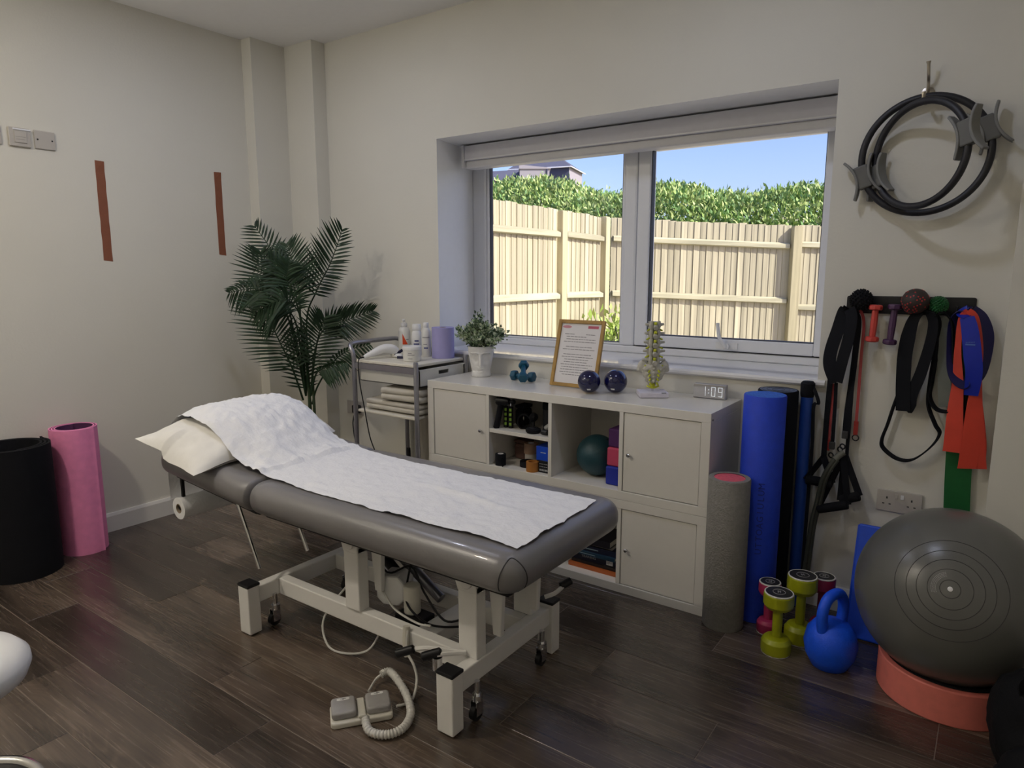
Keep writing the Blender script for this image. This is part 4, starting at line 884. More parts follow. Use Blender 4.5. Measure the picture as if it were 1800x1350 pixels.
# lower shelf
def tape_roll(label, c, r, h, m, hole=0.5, rot=None, core=None):
    t = thing('tape_roll', label, 'tape', c, 0, 'rolls of tape in the cube', rot=rot)
    MB().lathe([(r * hole, 0), (r, 0), (r, h), (r * hole, h), (r * hole, 0)], 30, cap=False).build('tape', m, t, smooth=0.6)
    MB().lathe([(r * hole * .85, 0.0005), (r * hole * .99, 0.0005), (r * hole * .99, h + 0.0006), (r * hole * .85, h + 0.0006), (r * hole * .85, 0.0005)], 24, cap=False).build('core', core or WPLAST, t, smooth=0.6); return t
TAN = mat('tan_tape', (0.36, 0.23, 0.16), 0.8); ORT = mat('orange_tape', S(172, 112, 46), 0.7); BRN = mat('brown_box', (0.11, 0.055, 0.042), 0.7)
t = tape_roll('black tape roll with a loose tail, left front of the lower shelf', (-1.035, 0.035, zl), 0.026, 0.055, BLKW, 0.55)
MB().tube([(0.016, -0.02, 0.027), (0.026, -0.018, 0.027), (0.030, -0.026, 0.022), (0.022, -0.033, 0.016)], 0.01, flat=(0.042, 0.001, (0, 0, 1))).build('loose_tail', BLKW, t, smooth=0)
boxthing('bag', 'dark brown pouch at the back of the lower shelf', 'pouch', (-1.010, 0.200, zl), (0.075, 0.08, 0.10), BRN, bevel=0.018, lid=BRN)
t = tape_roll('wide tan tape roll on top of a pale roll, lower shelf', (-0.945, 0.165, zl + 0.044), 0.034, 0.050, TAN, 0.45)
tape_roll('pale tape roll under the tan tape roll', (-0.945, 0.165, zl), 0.030, 0.0435, mat('pale_tape', (0.5, 0.47, 0.43), 0.8), 0.5)
tape_roll('flat black tape roll in front of the pale roll', (-0.915, 0.088, zl), 0.036, 0.026, BLKW, 0.6, core=BLK)
tape_roll('mustard orange tape roll at the front of the lower shelf', (-0.850, 0.034, zl), 0.029, 0.046, ORT, 0.8, core=ORT)
t = boxthing('carton', 'black carton with white print at the right of the lower shelf', 'box', (-0.788, 0.082, zl), (0.060, 0.09, 0.056), BLK, bevel=0.001)
b = MB(); g = random.Random(8)
for i in range(3):
    x = -0.024
    while x < 0.024: wl = g.uniform(.004, .012); b.box(x, min(x + wl, .026), -0.0454, -0.045, 0.040 - i * 0.013 - (0.006 if i == 2 else 0), 0.0425 - i * 0.013); x += wl + .003
b.build('print', mat('print_pale', (0.42, 0.42, 0.42), 0.6), t, smooth=0)
t = boxthing('carton', 'bright blue carton with a short white line, on the black carton', 'box', (-0.797, 0.086, zl + 0.0562), (0.072, 0.09, 0.066), BLUEK, bevel=0.001)
MB().box(-0.012, 0.016, -0.0454, -0.045, 0.036, 0.0395).build('print', WPLAST, t, smooth=0)
# big cube: ball and yoga blocks
t = thing('soft_ball', 'dark teal exercise ball inside the open cube', 'ball', (-0.575, 0.155, zl + 0.094))
MB().sphere((0, 0, 0), 0.094, 40, 24).build('shell', mat('dark_teal_ball', (0.012, 0.055, 0.070), 0.5, bump=0.1, bscale=120), t, smooth=3); MB().lathe([(0.006, 0), (0.004, 0.003), (0.0001, 0.003)], 12, Matrix.Translation((0.05, 0.0, 0.078)) @ Matrix.Rotation(0.57, 4, 'Y')).build('plug', BLK, t)
for k, (lb, m, dx) in enumerate((('blue yoga block at the bottom of the stack in the cube', mat('block_blue', S(22, 40, 150), 0.7), 0), ('pink yoga block in the middle of the stack in the cube', mat('block_pink', S(190, 66, 98), 0.7), 0.006), ('purple yoga block on top of the stack in the cube', mat('block_purple', S(82, 38, 102), 0.7), -0.002))):
    b = MB(); b.box(-0.042, 0.042, -0.11, 0.11, 0, 0.082); o = b.build('yoga_block', m, smooth=0, bevel=0.007, loc=(-0.4345 + dx * 0, 0.160 + 0.01 * k, zl + 0.0823 * k), bseg=3); tag(o, lb, 'block', 'yoga blocks in the cube')
# books in the lower cube
bk = [(0.018, 0.245, S(176, 92, 40), 'orange book at the bottom of the book pile'), (0.014, 0.235, S(30, 24, 24), 'thin dark book second from the bottom of the pile'),
      (0.034, 0.22, S(26, 26, 48), 'thick navy book with white shelf label on its spine'), (0.016, 0.235, S(22, 52, 72), 'slim petrol blue book above the thick navy book'),
      (0.026, 0.23, S(20, 26, 52), 'dark blue book with a pale stripe, upper middle of the pile'), (0.012, 0.21, S(168, 164, 158), 'thin off-white book near the top of the pile'), (0.030, 0.20, S(24, 22, 30), 'thick black book topping the pile')]
z = zb_; g = random.Random(11)
for i, (h, wd, col, lb) in enumerate(bk):
    t = thing('book', lb, 'book', (-0.535 + 0.006 * g.uniform(-1, 1) - 0.01 * (i > 4), 0.135 + 0.012 * (i % 3), z), math.radians(g.uniform(-2.5, 2.5)), 'books piled in the lower cube')
    cm_ = mat('book_cover_%s' % ('abcdefg'[i]), col, 0.45); dd = 0.17
    b = MB(); b.box(-wd / 2, wd / 2, -dd / 2, dd / 2, 0, 0.002); b.box(-wd / 2, wd / 2, -dd / 2, dd / 2, h - 0.002, h); b.box(-wd / 2, wd / 2, -dd / 2, -dd / 2 + 0.002, 0.002, h - 0.002); b.build('cover', cm_, t, smooth=0)
    MB().box(-wd / 2 + 0.003, wd / 2 - 0.003, -dd / 2 + 0.002, dd / 2 - 0.003, 0.002, h - 0.002).build('pages', mat('book_pages', (0.55, 0.52, 0.45), 0.8), t, smooth=0)
    if i == 2:
        text(t, 'TRAINING', 0.016, mat('spine_print', (0.5, 0.5, 0.52), 0.5), Matrix.Translation((-0.03, -dd / 2 - 0.0003, h / 2)) @ FACE_Y)
        b = MB(); b.box(0.060, 0.092, -dd / 2 - 0.0006, -dd / 2, 0.003, h - 0.003); lb_ = b.build('shelf_label', WPLAST, t, smooth=0)
        b = MB(); [b.box(0.064, 0.064 + wl, -dd / 2 - 0.0009, -dd / 2 - 0.0006, zz, zz + 0.002) for wl, zz in ((0.022, 0.023), (0.014, 0.018), (0.024, 0.013), (0.010, 0.008))]; b.build('label_print', INK, lb_, smooth=0)
    if i in (3, 4):
        b = MB(); b.box(-0.09, 0.02, -dd / 2 - 0.0004, -dd / 2, h * 0.4, h * 0.55); b.build('spine_stripe', mat('stripe_pale_blue', (0.30, 0.40, 0.45), 0.5), t, smooth=0)
    z += h + 0.0004

# ================================================================ TROLLEY
tr = thing('trolley', 'grey tubular steel trolley with white top, drawer and lower shelf', 'trolley', (-1.73, 0.155, 0))
def T(b): b.v = [(x + 1.73, y - 0.155, z) for x, y, z in b.v]; return b
lx0, lx1, ly0, ly1 = -1.955, -1.500, -0.05, 0.345
for lx, ly, zt in ((lx1, ly0, 0.932), (lx1, ly1, 0.932)):
    o = T(MB().tube([(lx, ly, 0.075), (lx, ly, 0.5), (lx, ly, zt - .008), (lx, ly, zt)], 0.0125, 14, rfun=lambda u: 0.8 if u == 1 else 1)).build('leg', GREYST, tr)
hp = spline([(lx0, ly0, 0.92), (lx0 - 0.008, ly0, 0.955), (lx0 - 0.030, ly0 + 0.004, 0.985), (lx0 - 0.040, ly0 + 0.03, 0.997), (lx0 - 0.042, ly0 + 0.09, 1.0), (lx0 - 0.042, ly1 - 0.09, 1.0), (lx0 - 0.040, ly1 - 0.03, 0.997), (lx0 - 0.030, ly1 - 0.004, 0.985), (lx0 - 0.008, ly1, 0.955), (lx0, ly1, 0.92)], 60)
T(MB().tube(hp, 0.0125, 14)).build('push_handle', GREYST, tr)
for ly in (ly0, ly1): T(MB().tube([(lx0, ly, 0.075), (lx0, ly, 0.925)], 0.0125, 14)).build('leg', GREYST, tr)
for lx in (lx0, lx1):
    for ly in (ly0, ly1):
        ca = T(MB().cyl((lx, ly, 0.055), (lx, ly, 0.08), 0.010)).build('castor', BLK, tr); T(MB().cyl((lx - 0.011, ly, 0.0265), (lx + 0.011, ly, 0.0265), 0.0265, seg=20)).build('castor_wheel', BLK, ca)
CREAMB = mat('cream_laminate', (0.74, 0.71, 0.62), 0.35, var=0.01)
b = MB(); b.box(lx0 + 0.012, lx1 - 0.012, ly0 + 0.005, ly1 - 0.005, 0.900, 0.916); T(b).build('top_board', CREAMB, tr, smooth=0, bevel=0.004)
for y in (ly0, ly1): T(MB().box(lx0 + 0.01, lx1 - 0.01, y - 0.005, y + 0.005, 0.868, 0.899)).build('side_rail', GREYST, tr, smooth=0)
b = MB(); dz0, dz1 = 0.800, 0.890; dx0, dx1, dy0, dy1 = lx0 + 0.02, lx1 + 0.004, ly0 + 0.022, ly1 - 0.022
b.box(dx0, dx1, dy0, dy1, dz0, dz0 + 0.004); b.box(dx0, dx1, dy0, dy0 + 0.004, dz0, dz1); b.box(dx0, dx1, dy1 - 0.004, dy1, dz0, dz1); b.box(dx0, dx0 + 0.004, dy0, dy1, dz0, dz1)
ym = (dy0 + dy1) / 2 + 0.01; hw = 0.040; hz0, hz1 = 0.852, 0.872
b.box(dx1 - 0.004, dx1, dy0, ym - hw, dz0, dz1); b.box(dx1 - 0.004, dx1, ym + hw, dy1, dz0, dz1); b.box(dx1 - 0.004, dx1, ym - hw, ym + hw, dz0, hz0); b.box(dx1 - 0.004, dx1, ym - hw, ym + hw, hz1, dz1)
b.box(dx1 - 0.004, dx1 + 0.006, dy0 - 0.004, dy1 + 0.004, dz1 - 0.006, dz1)
T(b).build('drawer', mat('drawer_plastic', (0.74, 0.74, 0.72), 0.35, var=0.01), tr, smooth=0)
b = MB(); b.box(lx0 + 0.012, lx1 - 0.012, ly0 + 0.005, ly1 - 0.005, 0.628, 0.643); T(b).build('lower_shelf', CREAMB, tr, smooth=0, bevel=0.004)
zt = 0.9165
# towels on the lower shelf
def towel(label, c, size, folds, rz=0.0):
    t = thing('folded_towel', label, 'towel', c, rz, 'towels on the trolley shelf'); sx_, sy_, sz_ = size
    h = sz_ / folds
    for k in range(folds):
        b = MB(); b.slab(-sx_ / 2, sx_ / 2, -sy_ / 2, sy_ / 2, 0, h * 1.04, 0.02, h * 0.5, 5)
        b.v = [(x + 0.006 * noise.noise(Vector((y * 9, k, 1))), y, z + k * h + 0.009 * noise.noise(Vector((x * 7, y * 7, k * 3.0)))) for x, y, z in b.v]
        b.build('fold', TOWEL, t, smooth=1.2)
towel('wide folded cream towel at the bottom of the trolley shelf', (-1.71, 0.14, 0.652), (0.40, 0.33, 0.05), 2)
towel('thick folded cream towel on top, right side of the trolley shelf', (-1.645, 0.12, 0.712), (0.29, 0.30, 0.066), 2, 0.06)
tw = MB()
def hang(u, v): return (-1.86 + 0.17 * v + 0.012 * math.sin(v * 9), 0.352 + 0.006 * math.sin(v * 14 + u * 2) , 0.645 - 0.42 * u)
tw.grid(hang, 20, 16); tag(tw.build('hanging_towel', TOWEL, smooth=2, solid=0.008), 'white towel hanging down behind the trolley shelf', 'towel')
# bottles, tub, roll on top
def bot(label, bx0, by0, prof, m, cap, capprof, zo=zt):
    t = thing('bottle', label, 'bottle', (bx0, by0, zo), math.radians(35), 'bottles on the trolley')
    MB().lathe(prof, 28).build('body', m, t, smooth=0.7); MB().lathe(capprof, 20).build('cap', cap, t, smooth=0.7); return t
LOT = mat('milky_bottle', (0.72, 0.71, 0.67), 0.35, var=0.01)
t = bot('tall white pump bottle with an orange flash at the back left of the trolley', -1.862, 0.245, [(0.030, 0), (0.033, 0.004), (0.033, 0.132), (0.026, 0.152), (0.014, 0.160)], LOT, WPLAST, [(0.015, 0.160), (0.018, 0.164), (0.018, 0.180), (0.008, 0.183), (0.008, 0.194)])
b = MB(); b.box(-0.008, 0.008, -0.014, 0.006, 0.190, 0.202); b.box(-0.005, 0.005, -0.034, -0.012, 0.194, 0.201); b.build('pump', WPLAST, t, smooth=0, bevel=0.003)
def wrap_patch(t, r, a0, a1, z0, z1, m, name='label_print', tri=False):
    b = MB()
    def fn(u, v):
        k = (1 - v) if tri else 1; a = -PI / 2 + a0 + (a1 - a0) * u * k; return ((r + .0004) * math.cos(a), (r + .0004) * math.sin(a), z0 + (z1 - z0) * v)
    b.grid(fn, 8, 4); b.build(name, m, t, smooth=2)
wrap_patch(t, 0.033, -0.15, 0.75, 0.062, 0.122, mat('orange_print', S(214, 74, 30), 0.5), 'orange_flash', True); wrap_patch(t, 0.0332, 0.45, 0.95, 0.088, 0.092, INK)
PRN = mat('navy_print', (0.12, 0.13, 0.28), 0.5)
t = bot('rounded white bottle with a wide cap in the middle of the trolley', -1.792, 0.272, [(0.024, 0), (0.028, 0.005), (0.029, 0.105), (0.026, 0.13), (0.020, 0.142)], WPLAST, WPLAST, [(0.0235, 0.142), (0.0245, 0.145), (0.0245, 0.172), (0.022, 0.176)])
wrap_patch(t, 0.029, -0.5, 0.6, 0.060, 0.070, PRN); wrap_patch(t, 0.029, -0.3, 0.5, 0.078, 0.088, PRN)
t = bot('slim white lotion bottle beside the purple paper roll', -1.712, 0.262, [(0.023, 0), (0.026, 0.004), (0.026, 0.140), (0.018, 0.158), (0.014, 0.160)], LOT, WPLAST, [(0.014, 0.160), (0.0155, 0.162), (0.0155, 0.186), (0.014, 0.188)])
wrap_patch(t, 0.0262, -0.7, 0.9, 0.105, 0.109, INK); wrap_patch(t, 0.0262, -0.4, 0.5, 0.045, 0.053, PRN); wrap_patch(t, 0.0262, -0.5, 0.3, 0.068, 0.071, INK)
t = thing('cream_tub', 'squat white cream tub at the front of the trolley top', 'tub', (-1.640, 0.072, zt), math.radians(30))
MB().lathe([(0.044, 0), (0.047, 0.003), (0.048, 0.060)], 36).build('body', LOT, t, smooth=0.7); MB().lathe([(0.0495, 0.060), (0.0505, 0.062), (0.0505, 0.076), (0.048, 0.079), (0.0001, 0.079)], 36).build('lid', WPLAST, t, smooth=0.7)
for z0, a0, a1 in ((0.043, -0.2, 0.2), (0.034, -0.25, 0.5), (0.015, -0.2, 0.28)): wrap_patch(t, 0.0485, a0, a1, z0, z0 + 0.003, INK)
t = thing('paper_roll', 'lilac blue paper towel roll standing on the trolley', 'paper roll', (-1.600, 0.275, zt))
LIL = mat('lilac_paper', (0.36, 0.34, 0.62), 0.85, var=0.02, bump=0.05, bscale=80)
MB().lathe([(0.019, 0), (0.061, 0), (0.061, 0.166), (0.019, 0.166), (0.019, 0)], 44, cap=False).build('paper', LIL, t, smooth=0.6); MB().lathe([(0.0165, 0.0), (0.0188, 0.0), (0.0188, 0.1665), (0.0165, 0.1665), (0.0165, 0.0)], 24, cap=False).build('core', MATS['cardboard'], t, smooth=0.6)
# hand massager with cord
p0, p1 = at(640, 628, 'z', zt + 0.012), at(684, 612, 'z', zt + 0.03); p0.x = max(p0.x, -1.925)
t = thing('hand_massager', 'white hand-held massager on the trolley with a black cord hanging down', 'massager', (p0.x, p0.y, zt))
def KM(b, o): b.v = [(x - o[0], y - o[1], z - o[2]) for x, y, z in b.v]; return b
o_ = (p0.x, p0.y, zt); dv = Vector((0.36, 0.93, 0)).normalized(); q = Vector((p0.x, p0.y, zt))
b = MB(); b.tube(spline([q + dv * 0.0 + Vector((0, 0, 0.012)), q + dv * 0.05 + Vector((0, 0, 0.030)), q + dv * 0.11 + Vector((0, 0, 0.050)), q + dv * 0.16 + Vector((0, 0, 0.046)), q + dv * 0.185 + Vector((0, 0, 0.028))], 30), 0.025, 18, rfun=lambda u: 0.36 + 0.72 * math.sin(min(1, u * 1.25) * PI / 2) if u < .97 else 0.8)
KM(b, o_).build('body', WPLAST, t)
b = MB(); c_ = q + dv * 0.178 + Vector((0, 0, 0.018)); b.lathe([(0.022, 0), (0.024, 0.006), (0.024, 0.016), (0.02, 0.022)], 24, Matrix.Translation(c_ + Vector((0, 0, -0.014))) @ Matrix.Rotation(0.2, 4, 'Y')); KM(b, o_).build('massage_head', CREAMP, t)
cor = spline([q + Vector((0, 0, 0.012)), Vector((p0.x - 0.012, -0.062, zt - 0.005)), Vector((p0.x + 0.006, -0.075, 0.80)), Vector((p0.x + 0.03, -0.07, 0.66)), Vector((p0.x + 0.055, -0.06, 0.50)), Vector((p0.x + 0.095, -0.05, 0.40))], 50)
KM(MB().tube(cor, 0.0032, 6), o_).build('cord', BLK, t); KM(MB().tube([cor[-1], cor[-1] + Vector((0.012, 0, -0.03)), cor[-1] + Vector((0.022, 0, -0.055))], 0.007, 8), o_).build('cord_plug', BLK, t)
p = Vector((-1.770, 0.135, zt)); t = thing('eye_goggles', 'small white goggles with a dark navy strap behind the tub', 'goggles', (p.x, p.y, zt), math.radians(25))
for s_ in (-1, 1): MB().sphere((s_ * 0.024, 0, 0.012), 0.021, 16, 9, (1.1, 0.8, 0.56)).build('eye_cup', WPLAST, t, smooth=2)
MB().tube(spline([(-0.045, 0, 0.012), (-0.01, 0.035, 0.040), (0.035, 0.035, 0.045), (0.052, 0.005, 0.02), (0.03, -0.03, 0.006), (-0.02, -0.035, 0.006)], 40), 0.003, flat=(0.016, 0.002, (0, 0, 1))).build('strap', mat('navy_strap', (0.02, 0.02, 0.06), 0.6), t, smooth=1)
# stand with a black round base under the trolley
p = at(716, 795, 'z', 0.02); bx_, by_ = -1.73, 0.12
t = thing('floor_stand', 'black round-based floor stand under the trolley', 'stand', (bx_, by_, 0))
MB().lathe([(0.175, 0.0), (0.178, 0.012), (0.15, 0.034), (0.07, 0.060), (0.03, 0.075)], 40).build('base', BLK, t); MB().lathe([(0.03, 0.072), (0.045, 0.085), (0.045, 0.10), (0.02, 0.11)], 24).build('collar', BLK, t); MB().cyl((0, 0, 0.10), (0, 0, 0.42), 0.011).build('pole', BLK, t)
# wall socket behind the trolley with plug and cable
ws = thing('wall_socket', 'white double socket on the wall behind the trolley with black plug', 'socket', (-2.44, YB, 0.525))
MB().box(-0.073, 0.073, -0.010, 0, -0.043, 0.043).build('faceplate', SOCK, ws, smooth=0, bevel=0.004)
cb_ = thing('power_cable', 'black plug and power cable sagging from the wall socket behind the trolley', 'cable', (-2.40, 0.371, 0.525))
MB().box(-0.025, 0.025, -0.04, -0.0002, -0.028, 0.025).build('plug', BLK, cb_, smooth=0, bevel=0.008)
cc = spline([(0, -0.035, -0.02), (-0.004, -0.05, -0.10), (0.10, -0.11, -0.22), (0.30, -0.16, -0.36), (0.50, -0.20, -0.45)], 40); MB().tube(cc, 0.004, 6).build('cord', BLK, cb_)

# ================================================================ PALM
pa = thing('potted_palm', 'tall dark green artificial palm in the corner beside the trolley', 'plant', (-2.37, -0.04, 0))
PO = Vector((-2.37, -0.04, 0))
MB().lathe([(0.10, 0), (0.105, 0.004), (0.135, 0.25), (0.14, 0.255), (0.14, 0.27), (0.125, 0.27), (0.12, 0.23)], 32).build('pot', mat('plant_pot', (0.05, 0.05, 0.05), 0.5), pa); MB().lathe([(0.0001, 0.235), (0.121, 0.235)], 24, cap=False).build('soil', SOIL, pa)
for dx, dy, r in ((0, 0, 0.014), (0.026, 0.01, 0.011)): MB().tube(spline([(dx, dy, 0.22), (dx, dy + 0.01, 0.5), (dx + 0.01, dy, 0.80)], 12), r, 10, rfun=lambda u: 1 - 0.4 * u).build('stem', STEMP, pa)
def PX(X, Y, y): return at(400 + X / 4.09, 390 + Y / 4.09, 'y', y) - PO
def frond(pts, start, Ll, Lr, n=24, seed=0, droop=0.15, face=0.25, split=0.62):
    """rachis with two rows of narrow leaflets; start = where leaflets begin along it"""
    g = random.Random(seed); P = spline([PX(*p) for p in pts], 80); b = MB(); b.tube(P, 0.0055, 6, rfun=lambda u: 1.1 - 0.8 * u)
    view = Vector((0.70, -0.72, 0.1)).normalized()
    for k in range(n):
        u = start + (1 - start) * (k / (n - 1)); i = min(int(u * 80), 79); p = P[i]; t = (P[min(i + 1, 80)] - P[max(i - 1, 0)]).normalized()
        side = t.cross(view).normalized(); w_ = (u - start) / (1 - start)
        ln = (math.sin((0.16 + 0.80 * w_) * PI) ** 0.55)
        for s_, L_ in ((1, Lr), (-1, Ll)):
            if L_ <= 0: continue
            L2 = L_ * ln * g.uniform(0.9, 1.06); fwd = 0.50 + 0.75 * w_
            d = (side * s_ * (1.0 - 0.35 * w_) + t * fwd * split + view * g.uniform(-0.15, face)).normalized(); wd = 0.0056 * (0.75 + 0.5 * ln)
            nrm = (view * 0.8 + Vector((0, 0, 0.25)) + Vector((g.uniform(-.3, .3), g.uniform(-.3, .3), g.uniform(-.3, .3)))).normalized(); a = d.cross(nrm).normalized()
            vs = []
            for q, ww in ((0.0, 0.35), (0.3, 1.0), (0.65, 0.8), (1.0, 0.04)):
                c = p + d * L2 * q + Vector((0, 0, -droop * L2 * q * q)) + t * 0.10 * L2 * q * q; vs += [c - a * wd * ww, c + nrm * wd * 0.35 * ww, c + a * wd * ww]
            b.add(vs, [f for r in range(3) for f in ((r * 3, r * 3 + 1, r * 3 + 4, r * 3 + 3), (r * 3 + 1, r * 3 + 2, r * 3 + 5, r * 3 + 4))])
    # keep clear of the walls
    b.v = [(x, y, z) for x, y, z in ((max(v[0], -2.925 + 2.37 if v[1] < 0.08 else -2.84 + 2.37), min(v[1], 0.27 + 0.04), v[2]) for v in b.v)]
    return b.build('frond', LEAFP, pa, smooth=1.0)
B0 = (565, 1250, -0.04)
frond([B0, (490, 850, -.06), (410, 480, -.10), (345, 250, -.12), (195, 30, -.16)], 0.55, 0.15, 0.13, 20, 1)
frond([B0, (480, 800, -.10), (340, 520, -.18), (275, 380, -.20), (240, 215, -.22)], 0.50, 0.20, 0.17, 20, 2)
frond([B0, (440, 700, -.14), (310, 545, -.24), (190, 480, -.28), (12, 510, -.30)], 0.45, 0.14, 0.13, 26, 3, droop=0.35)
frond([(590, 1250, -.03), (570, 720, -.02), (640, 500, .02), (740, 300, .05), (828, 55, .07)], 0.48, 0.21, 0.12, 24, 4)
frond([B0, (530, 760, -.08), (515, 500, -.12), (480, 330, -.13), (430, 165, -.14)], 0.45, 0.15, 0.19, 22, 5)
frond([(600, 1250, -.03), (630, 930, -.04), (700, 770, -.03), (850, 710, .0), (1045, 640, .04)], 0.45, 0.15, 0.14, 26, 6, split=0.9)
frond([(545, 1280, -.05), (470, 1060, -.14), (380, 870, -.20), (290, 680, -.24), (235, 540, -.26)], 0.25, 0.23, 0.19, 26, 7)
frond([(600, 1250, -.03), (625, 1000, -.06), (660, 800, -.08), (695, 690, -.08)], 0.30, 0.17, 0.18, 20, 8)
frond([(610, 1310, -.02), (650, 1180, -.02), (760, 1010, .0), (870, 925, .03), (1020, 880, .07)], 0.35, 0.06, 0.10, 18, 9, droop=0.5)
frond([B0, (545, 1100, -.06), (530, 940, -.09), (500, 800, -.12)], 0.15, 0.15, 0.13, 18, 10)
frond([B0, (575, 1000, -.05), (560, 780, -.10), (480, 600, -.20), (380, 560, -.27), (220, 640, -.31)], 0.55, 0.17, 0.16, 22, 11, droop=0.5)
frond([(600, 1250, -.03), (640, 1090, -.06), (730, 1040, -.08), (850, 1010, -.09)], 0.40, 0.06, 0.10, 16, 12, droop=0.6)
frond([B0, (530, 720, -.10), (470, 520, -.17), (400, 380, -.20), (300, 270, -.24)], 0.5, 0.15, 0.19, 22, 13, droop=0.4)
frond([B0, (510, 800, -.12), (440, 640, -.2), (330, 620, -.27), (200, 600, -.30)], 0.5, 0.12, 0.16, 20, 14, droop=0.55)
frond([(590, 1250, -.03), (545, 820, -.1), (500, 600, -.16), (430, 420, -.2), (440, 300, -.2)], 0.5, 0.16, 0.14, 20, 15, droop=0.3)
# ================================================================ LEFT WALL
for y, z0, z1, w_, lb in ((-0.812, 1.44, 1.94, 0.044, 'longer brown tape strip on the left wall, below the switch plates'), (-0.160, 1.483, 1.962, 0.044, 'brown tape strip on the left wall nearer the corner, above the palm')):
    o = MB(); g = random.Random(int(z0 * 1000)); n = 10
    vs = [(XL + 0.0006 + (0.004 if k == n and s_ > 0 else 0), y + s_ * w_ / 2 + g.uniform(-.0012, .0012), z0 + (z1 - z0) * k / n + (g.uniform(-.006, .003) if k in (0, n) else 0)) for k in range(n + 1) for s_ in (-1, 1)]
    o.add(vs, [(2 * k, 2 * k + 1, 2 * k + 3, 2 * k + 2) for k in range(n)]); ob = o.build('tape_strip', TERRA, smooth=0, solid=0.0008); tag(ob, lb, 'tape', 'tape strips on the left wall')
def plate(y, z, lb, kind):
    t = thing('switch_plate', lb, 'switch', (XL, y, z), group='plates high on the left wall')
    MB().box(0, 0.012 if kind else 0.008, -0.045, 0.045, -0.043, 0.043).build('faceplate', SOCK, t, smooth=0, bevel=0.004)
    if kind == 1:
        MB().box(0.012, 0.016, -0.024, 0.027, -0.026, 0.026).build('rocker', SOCK, t, smooth=0, bevel=0.002)
        b = MB(); b.box(0.016, 0.0166, -0.020, 0.022, 0.0, 0.0015); b.box(0.016, 0.0166, -0.018, 0.018, -0.012, -0.0105); b.build('rocker_line', mat('plate_line', (0.25, 0.24, 0.22), 0.6), t, smooth=0)
        MB().box(0.010, 0.016, -0.028, 0.046, 0.030, 0.038).build('top_lip', UPVC, t, smooth=0, bevel=0.003)
    else:
        for s_ in (-1, 1): MB().lathe([(0.004, 0.0005), (0.003, 0.002), (0.0001, 0.002)], 10, Matrix.Translation((0.008, s_ * 0.031, 0.0)) @ Matrix.Rotation(PI / 2, 4, 'Y')).build('screw', SOCKD, t)
plate(-1.053, 2.004, 'blank square plate with two screws, nearest the tape strips', 0)
plate(-1.158, 2.003, 'square plate with a raised pale rocker, middle of three on the left wall', 1)
plate(-1.275, 2.003, 'plate cut off by the left edge of the photo', 0)

# ================================================================ ROLLED MATS, STOOL
def mat_roll(label, c, r, h, turns, th, m, inner, a_end, flap, seg=72):
    t = thing('exercise_mat', label, 'mat', c, group='rolled mats by the left wall')
    n = int(turns * seg); pitch = th * 1.6; pts = []
    for k in range(n + 1):
        a = a_end - 2 * PI * (n - k) / seg; rr = r - pitch * (n - k) / seg; pts.append((rr * math.cos(a), rr * math.sin(a)))
    e_ = Vector(pts[-1]); d_ = (e_ - Vector(pts[-2])).normalized()
    for k in range(1, 5): q = e_ + d_ * flap * k / 4 + e_.normalized() * flap * 0.22 * (k / 4) ** 2; pts.append((q.x, q.y))
    b = MB(); vs = []; N = len(pts)
    for i, (x, y) in enumerate(pts):
        a, c_ = Vector(pts[max(i - 1, 0)]), Vector(pts[min(i + 1, N - 1)]); tg = (c_ - a).normalized(); nn = Vector((tg.y, -tg.x)) * th / 2
        for q in (1, -1): vs += [(x + nn.x * q, y + nn.y * q, 0), (x + nn.x * q, y + nn.y * q, h)]
    fs = []; mi = []
    for i in range(N - 1):
        o, p = 4 * i, 4 * i + 4
        fs += [(o, p, p + 1, o + 1), (o + 2, o + 3, p + 3, p + 2), (o + 1, p + 1, p + 3, o + 3), (o, o + 2, p + 2, p)]; mi += [0, 1, 0, 0]
    fs += [(0, 1, 3, 2), (4 * N - 4, 4 * N - 2, 4 * N - 1, 4 * N - 3)]; mi += [0, 0]
    b.add(vs, fs); b.mi = mi; b.build('rolled_sheet', [m, inner], t, smooth=0.8); return t
mat_roll('pink exercise mat rolled upright against the left wall', (-2.80, -1.115, 0), 0.106, 0.630, 2.6, 0.007, PINKM, PURPM, math.radians(15), 0.018)
mat_roll('large black exercise mat rolled upright at the left edge', (-2.748, -1.408, 0), 0.155, 0.605, 2.3, 0.010, BLKF, BLKF, math.radians(100), 0.05)
st_ = thing('stool', 'white padded round stool at the left edge of the photo', 'stool', (-1.19, -2.105, 0))
WSEAT = mat('white_seat_vinyl', (0.78, 0.78, 0.78), 0.35, var=0.01)
MB().lathe([(r_, z_ - 0.09) for r_, z_ in [(0.0001, 0.515), (0.06, 0.516), (0.08, 0.520), (0.13, 0.522), (0.165, 0.512), (0.186, 0.488), (0.188, 0.470), (0.178, 0.445), (0.165, 0.435), (0.0001, 0.432)]][::-1], 56).build('seat', WSEAT, st_, smooth=1.4)
MB().lathe([(0.05, 0.345), (0.05, 0.31), (0.025, 0.305), (0.025, 0.06)], 24).build('gas_lift', CHROME, st_)
MB().lathe([(0.02, 0.06), (0.08, 0.045), (0.14, 0.028), (0.170, 0.020)], 48, cap=False).build('base_plate', BLK, st_, smooth=1)
MB().torus((0, 0, 0.018), 0.176, 0.017, seg=64, ts=12).build('chrome_rim', CHROME, st_, smooth=2)

